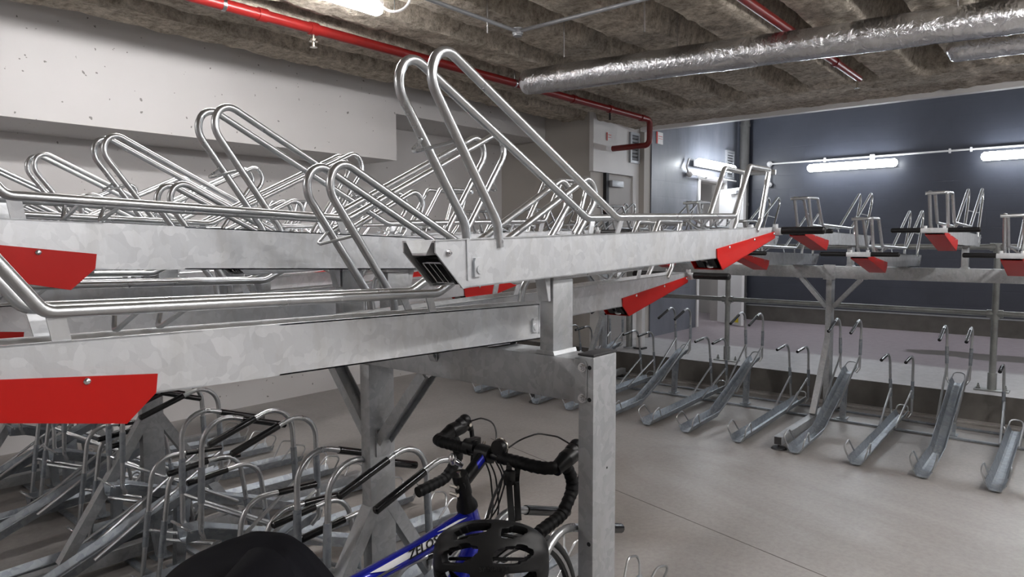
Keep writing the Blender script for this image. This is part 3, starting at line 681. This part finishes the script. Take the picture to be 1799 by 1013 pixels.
bm = B(); cyl(bm, (CX + .01, .9045, 1.03), (CX + .01, .906, 1.03), .003, 10)
link('bolt_hole', bm, 'dark', po)
for y in (1.795, 3.60, 5.25):
    post_base(rack, CX, y, BBOT, (-1, 1), CX - 1.28, CX + 1.28); knees(rack, CX, y, BBOT)
for x0, x1 in ((CX - .14, CX - .11), (CX + .11, CX + .14)):
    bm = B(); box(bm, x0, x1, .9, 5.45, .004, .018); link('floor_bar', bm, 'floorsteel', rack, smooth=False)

RH = [1.055, 1.935, 2.745, 3.53, 4.33, 5.12]; RL = [1.46, 2.33, 3.13, 3.93, 4.72]
LL = [1.262, 2.09, 2.93, 3.74, 4.55, 5.33]; LH = [1.70, 2.53, 3.36, 4.15, 4.94]
def stub(par, x, y, zt, zb=BT):
    bm = B(); box(bm, x - .044, x + .044, y - .022, y + .022, zb - .002, zt, bev=.005); s = link('stub_post', bm, 'frame', par)
    bm = B(); prism(bm, [(-.03 + y, zb), (.03 + y, zb), (.026 + y, zb + .01), (-.026 + y, zb + .01)], 0, x - .05, x + .05); link('weld', bm, 'frame', s)
TOPH = 1.613; TOPL = 1.418
ordw = ['first', 'second', 'third', 'fourth', 'fifth', 'sixth', 'seventh', 'eighth', 'ninth', 'tenth', 'eleventh', 'twelfth']
for y in RH + LH: stub(rack, CX, y, TOPH - .112)
for i, y in enumerate(RH):
    lb = 'raised bike tray in the middle foreground, open square end left and black grip right' if i == 0 else 'raised right-pointing tray of the central rack, %s of its kind behind the foreground one' % ordw[i - 1]
    place_tray(CX, y, TOPH, False, 1.55, lb, False)
for i, y in enumerate(RL):
    place_tray(CX, y, TOPL, False, 1.3, 'lower-set right-pointing tray of the central rack, %s counting away from the capped post' % ordw[i], True)
for i, y in enumerate(LH):
    place_tray(CX, y, TOPH, True, 1.9, 'raised left-pointing tray of the central rack, %s counting away from the capped post' % ordw[i], False)
for i, y in enumerate(LL):
    place_tray(CX - (.022 if i == 0 else 0), y, TOPL + .003, True, 1.4, ('lower-set left-pointing tray nearest the camera with the big bright red end cover' if i == 0 else 'lower-set left-pointing tray of the central rack, %s beyond the nearest one' % ordw[i - 1]), True)
for i, y in enumerate([1.055, 1.47, 1.9, 2.33, 2.745, 3.13, 3.53, 3.93, 4.33, 4.72, 5.12]):
    hi = i % 2 == 0
    place_stand(CX + 1.30, y, True, '%s right-facing floor stand of the central rack, %s away from the capped post' % ('ramped' if hi else 'flat', ordw[i]), hi)
for i, y in enumerate([1.262, 1.68, 2.09, 2.53, 2.93, 3.36, 3.74, 4.15, 4.55, 4.94, 5.33]):
    hi = i % 2 == 1
    lb = 'flat floor stand holding the blue road bicycle' if i == 0 else '%s left-facing floor stand of the central rack, %s beyond the one with the bicycle' % ('ramped' if hi else 'flat', ordw[i - 1])
    place_stand(CX - 1.30, y, False, lb, hi)

# ---- rack along the raised platform
FX = 6.52; FT = 1.365
rk = thing('bike_rack_frame', 'galvanised frame of the far rack in front of the blue wall', 'rack frame', (0, 0, 0))
bm = B(); box(bm, FX - .05, FX + .05, -2.5, 5.0, FT - .108, FT, bev=.005); link('beam', bm, 'frame', rk)
for y in (4.15, 1.76, -.62):
    po = post_base(rk, FX, y, FT - .005, (-1,), FX - 1.28, FX + .45)
    bm = B(); box(bm, FX - .06, FX - .045, y - .05, y + .05, FT - .12, FT + .012, bev=.003); link('joint_plate', bm, 'frame', po); knees(rk, FX, y, FT - .108)
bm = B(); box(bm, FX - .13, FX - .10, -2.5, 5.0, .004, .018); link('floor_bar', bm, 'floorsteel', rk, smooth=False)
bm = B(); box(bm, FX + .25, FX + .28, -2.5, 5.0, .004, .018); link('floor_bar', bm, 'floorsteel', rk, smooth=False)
FH = [-.06, .755, 1.60, 2.44, 3.26, 4.08, 4.85]; FL = [-.45, .35, 1.18, 2.04, 2.86, 3.68, 4.48]
for i, y in enumerate(FH):
    stub(rk, FX, y, 1.645 - .112, FT)
    t_ = place_tray(FX, y, 1.645, True, 1.1, 'raised tray of the far rack by the blue wall, %s from the right edge' % ordw[i], False)
    if i == 1:
        bm = B(); prism(bm, [(1.18, -.02), (1.24, -.035), (1.24, .035)], 2, .001, .004); link('warning_sticker', bm, 'yellow', t_, smooth=False)
for i, y in enumerate(FL):
    place_tray(FX, y, FT + .110, True, 1.6, 'lower-set tray of the far rack by the blue wall, %s from the right edge' % ordw[i], True)
ys_ = [-.45, -.02, .39, .79, 1.20, 1.62, 2.06, 2.50, 2.86, 3.26, 3.68, 4.08, 4.48, 4.85]
for i, y in enumerate(ys_):
    hi = i % 2 == 1
    place_stand(FX - 1.33, y, False, '%s floor stand of the far rack, %s counting leftwards from the right edge' % ('ramped' if hi else 'flat', ordw[i] if i < 12 else ('thirteenth', 'fourteenth')[i - 12]), hi)

# ------------------------------------------------------------------ the road bicycle (origin at its tyre contact, runs along +x)
BYC = 1.272
bk = thing('road_bicycle', 'blue road bicycle with drop handlebar parked in a floor stand behind the end post', 'bicycle', (0, BYC, 0))
FH_ = Vector((1.50, 0, .385)); RHB = Vector((.50, 0, .375)); BBK = Vector((.905, 0, .30))
HT = Vector((1.318, 0, .872)); HB = Vector((1.362, 0, .742)); ST = Vector((.775, 0, .80)); CL = Vector((1.392, 0, 1.005)); STM = Vector((1.298, 0, .945))
def bpart(n, m, *fs, parent=bk, ang=40):
    bm = B()
    for f in fs: f(bm)
    return link(n, bm, m, parent, angle=ang)
fr = bpart('frame', 'bikeblue',
    lambda b: tube(b, [HT, HB], [.026, .028], 20),
    lambda b: tube(b, [HT + Vector((0, 0, -.028)), HT.lerp(ST, .35) + Vector((0, 0, -.03)), ST], [.025, .0235, .017], 18),
    lambda b: tube(b, [HB + Vector((-.0, 0, .03)), HB.lerp(BBK, .5), BBK], [.030, .031, .029], 18),
    lambda b: cyl(b, ST + Vector((-.0, 0, .03)), BBK, .017, 16),
    lambda b: cyl(b, BBK + Vector((0, -.035, 0)), BBK + Vector((0, .035, 0)), .024, 18),
    lambda b: tube(b, [ST, RHB + Vector((0, .06, 0))], .009, 10), lambda b: tube(b, [ST, RHB + Vector((0, -.06, 0))], .009, 10),
    lambda b: tube(b, [BBK, RHB + Vector((0, .06, 0))], .010, 10), lambda b: tube(b, [BBK, RHB + Vector((0, -.06, 0))], .010, 10))
# decals on the top tube: white band and the lettering, on the side facing the camera
ta = HT + Vector((0, 0, -.028)); td = (ST - ta).normalized()
def shell(name, mat, s0, s1, a0, a1, rr, skew=0.0, base=ta, d=td, par=fr):
    bm = B(); up_ = (Vector((0, 0, 1)) - d * d.z).normalized(); sd = d.cross(up_); sd = sd if sd.y < 0 else -sd; n = 8; m = 10; g = []
    for i in range(m + 1):
        row = []
        for k in range(n + 1):
            a = a0 + (a1 - a0) * k / n; s = s0 + (s1 - s0) * i / m + skew * k / n
            row.append(bm.verts.new(base + d * s + (up_ * sin(a) + sd * cos(a)) * (rr[0] + (rr[1] - rr[0]) * i / m)))
        g.append(row)
    for i in range(m):
        for k in range(n): bm.faces.new((g[i][k], g[i + 1][k], g[i + 1][k + 1], g[i][k + 1]))
    return link(name, bm, mat, par)
shell('white_stripe', 'bikewhite', .07, .30, -.15, .55, (.0258, .0243), .05)
shell('white_stripe', 'bikewhite', .36, .50, -.2, .6, (.0240, .021), .03)
shell('grey_stripe', 'rim', .25, .36, -.55, -.1, (.0248, .0236), .04)
shell('white_stripe', 'bikewhite', .02, .10, .62, .82, (.0262, .0256), .03)
# lettering: runs along the tube towards the head tube, standing on the side
up_ = (Vector((0, 0, 1)) - td * td.z).normalized(); sd = Vector((0, -1, 0)); fwd_ = -td
c = ta + td * .185 + sd * .0265 + up_ * .004
text_obj('lettering', 'ZELOS', .034, 'bikeblack', Matrix(((fwd_.x, up_.x, sd.x, c.x), (fwd_.y, up_.y, sd.y, c.y), (fwd_.z, up_.z, sd.z, c.z), (0, 0, 0, 1))), fr, .001)
bpart('fork', 'bikeblue', lambda b: tube(b, [HB, HB + Vector((.012, 0, -.035))], [.026, .022], 14),
    *[(lambda s: (lambda b: tube(b, fillet([HB + Vector((.01, 0, -.03)), HB + Vector((.02, s * .045, -.07)), HB.lerp(FH_, .7) + Vector((.0, s * .05, 0)), FH_ + Vector((0, s * .052, 0))], .04), 0.011, 10)))(s) for s in (-1, 1)])
bpart('headset', 'bikeblack', lambda b: tube(b, [HT, HT + (HT - HB).normalized() * .012, HT + (HT - HB).normalized() * .03, STM], [.030, .029, .021, .018], 20))
bpart('lower_headset', 'bikeblack', lambda b: cyl(b, HB + Vector((.001, 0, -.003)), HB + Vector((-.003, 0, .012)), .031, 18))
stm = bpart('stem', 'bikeblack', lambda b: tube(b, [STM + Vector((-.012, 0, 0)), STM + Vector((.02, 0, .012)), CL], [.022, .018, .0185], 16), lambda b: cyl(b, STM + Vector((.008, 0, -.03)), STM + Vector((-.010, 0, .03)), .022, 18),
    lambda b: cyl(b, CL + Vector((0, -.024, 0)), CL + Vector((0, .024, 0)), .024, 18))
bpart('stem_bolt', 'sprinkler', *[(lambda q: (lambda b: cyl(b, q, q + Vector((.004, 0, .012)), .0045, 8)))(CL + Vector((.012, y, z))) for y in (-.017, .017) for z in (.016, -.028)], lambda b: cyl(b, STM + Vector((-.012, 0, .03)), STM + Vector((-.013, 0, .036)), .006, 8), parent=stm)
bpart('stem_bolt', 'sprinkler', lambda b: cyl(b, STM + Vector((-.03, .014, 0)), STM + Vector((-.03, -.014, 0)), .0055, 8), lambda b: cyl(b, STM + Vector((-.028, .016, -.022)), STM + Vector((-.028, -.012, -.022)), .0055, 8), parent=stm)
c = (STM + CL) / 2 + Vector((0, -.0205, .006)); sdv = (CL - STM).normalized(); su = (Vector((0, 0, 1)) - sdv * sdv.z).normalized()
o = shell('blue_mark', 'bikeblue', .055, .085, .1, 1.0, (.0195, .0195), .01, STM, sdv, stm)
# drop bar
def bar_pts(s):
    return fillet([CL, CL + Vector((.0, s * .17, .0)), CL + Vector((.012, s * .212, -.002)), CL + Vector((.085, s * .216, -.008)), CL + Vector((.125, s * .218, -.075)), CL + Vector((.06, s * .222, -.138)), CL + Vector((-.045, s * .226, -.150))], [0, 0, .03, .045, .05, .05, 0], 7)
bar = bpart('handlebar', 'bikeblack', *[(lambda s: (lambda b: tube(b, bar_pts(s), .0125, 14)))(s) for s in (-1, 1)])
for s in (-1, 1):
    P = bar_pts(s); Q = []      # resample for the spiral of tape
    for a, b_ in zip(P, P[1:]):
        n = max(1, int((b_ - a).length / .0035))
        for k in range(n): Q.append(a.lerp(b_, k / n))
    Q.append(P[-1]); acc = 0; rr = []; QQ = []
    for i, q in enumerate(Q):
        if i: acc += (q - Q[i - 1]).length
        if acc < .055: continue
        ph = (acc / .019) % 1.0
        QQ.append(q); rr.append(.0158 + .0022 * ph)
    bm = B(); tube(bm, QQ, rr, 16); tp = link('bar_tape', bm, 'bartape', bar)
    bm = B(); cyl(bm, P[-1], P[-1] + (P[-1] - P[-2]).normalized() * .006, .0165, 16); link('bar_plug', bm, 'bikeblack', tp)
    # brake hood and lever
    h0 = CL + Vector((.070, s * .217, -.012))
    bm = B(); tube(bm, fillet([h0 + Vector((-.035, 0, .002)), h0 + Vector((.01, 0, .018)), h0 + Vector((.055, s * -.004, .026)), h0 + Vector((.066, s * -.004, .036)), h0 + Vector((.070, s * -.004, .046))], .02, 4), [.018, .022, .0235, .024, .0235, .023, .0225, .022, .022, .0225, .022, .018, .014][:len(fillet([h0 + Vector((-.035, 0, .002)), h0 + Vector((.01, 0, .018)), h0 + Vector((.055, s * -.004, .026)), h0 + Vector((.066, s * -.004, .036)), h0 + Vector((.070, s * -.004, .046))], .02, 4))] + [.010] * 20, 16)
    sphere(bm, h0 + Vector((.068, s * -.004, .042)), .020); sphere(bm, h0 + Vector((.050, s * -.004, .030)), .024, sc=(1.1, .9, 1.0))
    hd = link('brake_hood', bm, 'bikeblack', bar)
    bm = B(); L_ = fillet([h0 + Vector((.066, s * -.006, .035)), h0 + Vector((.094, s * -.006, .020)), h0 + Vector((.100, s * -.010, -.05)), h0 + Vector((.085, s * -.020, -.105))], .03, 5)
    tube(bm, L_, .0075, 10); sphere(bm, h0 + Vector((.084, s * -.008, .018)), .013); link('brake_lever', bm, 'bikeblack', hd)
    bm = B(); cyl(bm, h0 + Vector((.066, s * -.032, .032)), h0 + Vector((.066, s * -.022, .032)), .006, 10); link('lever_pivot', bm, 'sprinkler', hd)
    # shift cable loop
    k0 = h0 + Vector((.072, s * -.020, .040))
    if s < 0: pts = [k0, k0 + Vector((.0, .05, .015)), k0 + Vector((.0, .12, .012)), k0 + Vector((-.02, .17, -.01)), CL + Vector((.03, -.02, -.01))]
    else: pts = [k0, k0 + Vector((.0, -.05, .02)), k0 + Vector((.0, -.11, .015)), k0 + Vector((-.01, -.125, -.05)), CL + Vector((.035, .035, -.02))]
    bm = B(); tube(bm, fillet(pts, .05, 6), .0025, 8); link('shift_cable', bm, 'cable', bar)
for i, (y0, y1, r0) in enumerate(((.03, -.01, .06), (.015, -.03, .075), (-.03, .02, .065), (-.012, .035, .085))):
    bm = B(); tube(bm, fillet([CL + Vector((.018, y0, -.01)), CL + Vector((.03 + r0 * .4, y0, -.08)), CL + Vector((.02 + r0 * .4, (y0 + y1) / 2, -.17)), CL + Vector((-.01, y1, -.24))], .07, 7), .0025, 8); link('brake_cable', bm, 'cable', bar)
# bell and lamp mount on the bar
bm = B(); c = CL + Vector((.005, -.055, .028)); tube(bm, [c + Vector((-.018, 0, 0)), c + Vector((-.006, 0, 0)), c + Vector((.004, 0, 0)), c + Vector((.010, 0, 0))], [.022, .024, .018, .006], 20); bl = link('bell', bm, 'bikeblack', bar)
bm = B(); tube(bm, [c + Vector((.0, .024 * cos(t), .024 * sin(t))) for t in [2 * pi * k / 24 for k in range(24)]], .0022, 6, closed=True); link('bell_rim', bm, 'sprinkler', bl)
bm = B(); c = CL + Vector((-.0, .055, .012)); sphere(bm, c, .017, sc=(1, 1, .9)); cyl(bm, c + Vector((0, -.02, 0)), c + Vector((0, .02, 0)), .018, 14); box(bm, c.x - .012, c.x + .03, c.y - .012, c.y + .012, c.z + .0, c.z + .02, bev=.003); link('lamp_mount', bm, 'bikeblack', bar)
bm = B(); c = CL + Vector((-.03, .10, -.03)); sphere(bm, c, .012, sc=(1, 1, 1.5)); cyl(bm, c, c + Vector((.02, -.02, -.02)), .008, 10); link('light_bracket', bm, 'bolt', bar)
# wheels
def wheel(c, par):
    bm = B(); n = 56
    tube(bm, [c + Vector((.329 * cos(t), 0, .329 * sin(t))) for t in [2 * pi * k / n for k in range(n)]], .0125, 10, closed=True); wl = link('wheel', bm, 'tyre', par)
    bm = B(); prof = [(.318, -.010), (.318, .010), (.296, .008), (.294, 0), (.296, -.008)]
    rg = [[bm.verts.new(c + Vector((r_ * cos(t), y_, r_ * sin(t)))) for r_, y_ in prof] for t in [2 * pi * k / n for k in range(n)]]
    for i in range(n):
        for k in range(5): bm.faces.new((rg[i][k], rg[i][(k + 1) % 5], rg[(i + 1) % n][(k + 1) % 5], rg[(i + 1) % n][k]))
    link('rim', bm, 'bikeblack', wl)
    for s in (-1, 1):
        bm = B(); rg = [[bm.verts.new(c + Vector((r_ * cos(t), s * y_, r_ * sin(t)))) for r_, y_ in ((.316, .0108), (.306, .0102))] for t in [2 * pi * k / n for k in range(n)]]
        for i in range(n): bm.faces.new((rg[i][0], rg[i][1], rg[(i + 1) % n][1], rg[(i + 1) % n][0]))
        link('brake_track', bm, 'rim', wl)
    for k in range(24):
        a = 2 * pi * k / 24; s = 1 if k % 2 else -1; b2 = a + (.35 if (k // 2) % 2 else -.35)
        bm = B(); tube(bm, [c + Vector((.018 * cos(b2), s * .026, .018 * sin(b2))), c + Vector((.297 * cos(a), 0, .297 * sin(a)))], .0011, 4); link('spoke', bm, 'bolt', wl)
    bm = B(); cyl(bm, c + Vector((0, -.035, 0)), c + Vector((0, .035, 0)), .014, 14)
    for s in (-1, 1): cyl(bm, c + Vector((0, s * .024, 0)), c + Vector((0, s * .028, 0)), .022, 16)
    cyl(bm, c + Vector((0, -.06, 0)), c + Vector((0, .06, 0)), .005, 8); link('hub', bm, 'bikeblack', wl)
wheel(FH_, bk); wheel(RHB, bk)
bpart('seat_post', 'bikeblack', lambda b: cyl(b, ST + Vector((0, 0, .01)), ST + Vector((-.045, 0, .085)), .0135, 14))
bm = B(); q = []      # saddle
SD = ST + Vector((-.045, 0, .095))
for i in range(13):
    u = i / 12; x = .10 - .23 * u; w_ = .018 + (.055 * max(0, (u - .35) / .65) ** 1.3); z = .012 * cos(u * pi * 1.5)
    q.append([bm.verts.new(SD + Vector((x, w_ * sin(t), z + .018 * cos(t) - .012 * abs(sin(t))))) for t in [-pi * .62 + pi * 1.24 * k / 8 for k in range(9)]])
for i in range(12):
    for k in range(8): bm.faces.new((q[i][k], q[i][k + 1], q[i + 1][k + 1], q[i + 1][k]))
link('saddle', bm, 'bikeblack', bk)
bpart('crankset', 'bikeblack', lambda b: cyl(b, BBK + Vector((0, -.045, 0)), BBK + Vector((0, -.041, 0)), .10, 40), lambda b: obox(b, BBK + Vector((0, -.055, 0)), BBK + Vector((.12, -.06, -.12)), .025, .012), lambda b: obox(b, BBK + Vector((0, .055, 0)), BBK + Vector((-.12, .06, .12)), .025, .012))
bpart('pedal', 'bikeblack', lambda b: box(b, BBK.x + .08, BBK.x + .17, -.14, -.07, BBK.z - .13, BBK.z - .11, bev=.004))
bpart('pedal', 'bikeblack', lambda b: box(b, BBK.x - .17, BBK.x - .08, .07, .14, BBK.z + .11, BBK.z + .13, bev=.004))

# helmet hanging from the bar by its straps
HC = Vector((1.185, 1.065, .838))
hm = thing('cycling_helmet', 'matt black vented cycling helmet hanging by its strap from the handlebar', 'helmet', HC)
vdir = Vector((-HC.x, -HC.y, .30)).normalized()   # the crown faces the aisle side
ax_ = Vector((0.62, -0.78, 0)).normalized()        # long axis of the helmet, level
ay_ = (Vector((0, 0, 1))); az_ = ax_.cross(ay_).normalized()
if az_.dot(vdir) < 0: az_ = -az_
HMX = Matrix((( ax_.x, az_.x, ay_.x), (ax_.y, az_.y, ay_.y), (ax_.z, az_.z, ay_.z)))
def hp(u, v, r=1.0):
    """u: -1..1 along the helmet, v: angle across the crown; local axes (long, outward, up)"""
    a = u * pi / 2 * .98; w_ = cos(a) ** .62
    x = .138 * sin(a); y = .092 * w_ * cos(v); z = .104 * w_ * sin(v)
    x += 0.0; return HMX @ Vector((x * r, y * r, z * r))
NU, NV = 46, 40
def vent_hole(u, v):
    # long teardrop vents in rows across the crown
    for vc, hw, segs in ((0.50, .20, ((-.62, -.14), (.04, .50))), (-.14, .21, ((-.72, -.20), (-.06, .56))), (-.80, .19, ((-.55, -.05), (.12, .55))), (1.10, .15, ((-.45, .0), (.14, .42)))):
        for a, b_ in segs:
            m_ = (a + b_) / 2; h_ = (b_ - a) / 2; t = (u - m_) / h_
            if abs(t) < 1 and abs(v - vc - .10 * t) < hw * (1 - .55 * abs(t) ** 2): return True
    return False
bm = B(); G2 = {}
for i in range(NU + 1):
    for j in range(NV + 1):
        u = -1 + 2 * i / NU; v = -1.5 + 3.0 * j / NV
        ridge = 1 + .018 * cos(v * 9.6 + .4) * (1 - u * u)
        G2[i, j] = bm.verts.new(hp(u, v, ridge))
for i in range(NU):
    for j in range(NV):
        if not vent_hole(-1 + 2 * (i + .5) / NU, -1.5 + 3.0 * (j + .5) / NV): bm.faces.new((G2[i, j], G2[i + 1, j], G2[i + 1, j + 1], G2[i, j + 1]))
for v_ in list(bm.verts):
    if not v_.link_faces: bm.verts.remove(v_)
for _ in range(2): bmesh.ops.smooth_vert(bm, verts=[v_ for v_ in bm.verts if v_.is_boundary], factor=.5, use_axis_x=True, use_axis_y=True, use_axis_z=True)
hs = link('helmet_shell', bm, 'helmet', hm, angle=60)
md = hs.modifiers.new('thickness', 'SOLIDIFY'); md.thickness = .022; md.offset = -1 if True else 1
md2 = hs.modifiers.new('edge', 'BEVEL'); md2.width = .002; md2.segments = 2; md2.limit_method = 'ANGLE'
bm = B()
for k in range(-3, 4):
    tube(bm, [hp(u, k * .42, .72) for u in [-.9 + 1.8 * i / 14 for i in range(15)]], .004, 6)
link('helmet_padding', bm, 'bartape', hm)
tc = hp(.05, .20, 1.06); tx = (hp(.15, .2) - hp(-.05, .2)).normalized(); tn = tc.normalized(); ty = tn.cross(tx).normalized()
if ty.z < 0: ty = -ty
tn = tx.cross(ty)
if tn.dot(vdir) < 0: tx = -tx; tn = tx.cross(ty)
text_obj('shell_lettering', 'SANRUN', .017, 'helmettext', Matrix(((tx.x, ty.x, tn.x, tc.x), (tx.y, ty.y, tn.y, tc.y), (tx.z, ty.z, tn.z, tc.z), (0, 0, 0, 1))), hs, .0008)
bs_ = Vector((1.395, 1.17, 1.0)) - HC
bm = B()
def strap(bm, pts, w_=.016, th=.0016):
    P = fillet(pts, .03, 5)
    for a, b_ in zip(P, P[1:]): obox(bm, a, b_, w_, th, Vector((.5, -.8, .2)))
strap(bm, [hp(.25, 1.45, .96), bs_ + Vector((-.022, 0, -.04)), bs_ + Vector((-.020, 0, .0)), bs_ + Vector((0, 0, .020)), bs_ + Vector((.020, 0, 0)), bs_ + Vector((.01, 0, -.05)), hp(.33, 1.75, .96)])
strap(bm, [hp(-.05, 1.6, .96), hp(-.05, 1.6, .96).lerp(bs_, .5) + Vector((-.02, .01, -.02)), bs_ + Vector((-.018, .012, -.02))], .008)
link('chin_strap', bm, 'cable', hm)
bm = B(); c = bs_ + Vector((-.024, -.004, -.035)); box(bm, c.x - .012, c.x + .012, c.y - .012, c.y + .012, c.z - .02, c.z + .02, bev=.004); link('strap_buckle', bm, 'bikeblack', hm)

# jacket thrown over the saddle
jc = Vector((.70, BYC + .02, 0))
jk = thing('jacket', 'black cloth jacket draped over the saddle of the blue bicycle', 'jacket', (jc.x, jc.y, .885))
bm = B(); n1, n2 = 56, 56; V_ = {}
for i in range(n1 + 1):
    for j in range(n2 + 1):
        a = -1 + 2 * i / n1; b_ = -1 + 2 * j / n2
        x = a * (.44 if a < 0 else .30); y = b_ * .30
        d = sqrt((a * .95) ** 2 + (b_) ** 2)
        h = .085 - .05 * (a + .1) ** 2 * .6
        drop = max(0, d - .28); z = h - .75 * drop ** 1.35 * .62
        sh = 1 - .42 * min(1, drop) ** 1.2
        th = atan2(b_, a); f = .016 * min(1, drop * 2) * (sin(th * 7 + 2 * noise.noise(Vector((a, b_, 1)))) + .6 * sin(th * 13 + 1))
        z += .012 * noise.noise(Vector((a * 2.5, b_ * 2.5, 0))) + .006 * noise.noise(Vector((a * 7, b_ * 7, 4)))
        V_[i, j] = bm.verts.new((x * sh + cos(th) * f, y * sh + sin(th) * f, z))
for i in range(n1):
    for j in range(n2): bm.faces.new((V_[i, j], V_[i + 1, j], V_[i + 1, j + 1], V_[i, j + 1]))
jb = link('jacket_body', bm, 'fabric', jk, angle=80)
md = jb.modifiers.new('thickness', 'SOLIDIFY'); md.thickness = .006
md = jb.modifiers.new('smooth', 'SUBSURF'); md.levels = 1; md.render_levels = 1
bm = B()
tube(bm, fillet([(-.02, -.10, .075), (-.16, -.17, .045), (-.26, -.22, -.06), (-.30, -.25, -.26)], .10, 6), .055, 16)
for v_ in bm.verts: v_.co += v_.co.normalized() * .008 * noise.noise(v_.co * 22)
link('jacket_sleeve', bm, 'fabric', jk, angle=80)
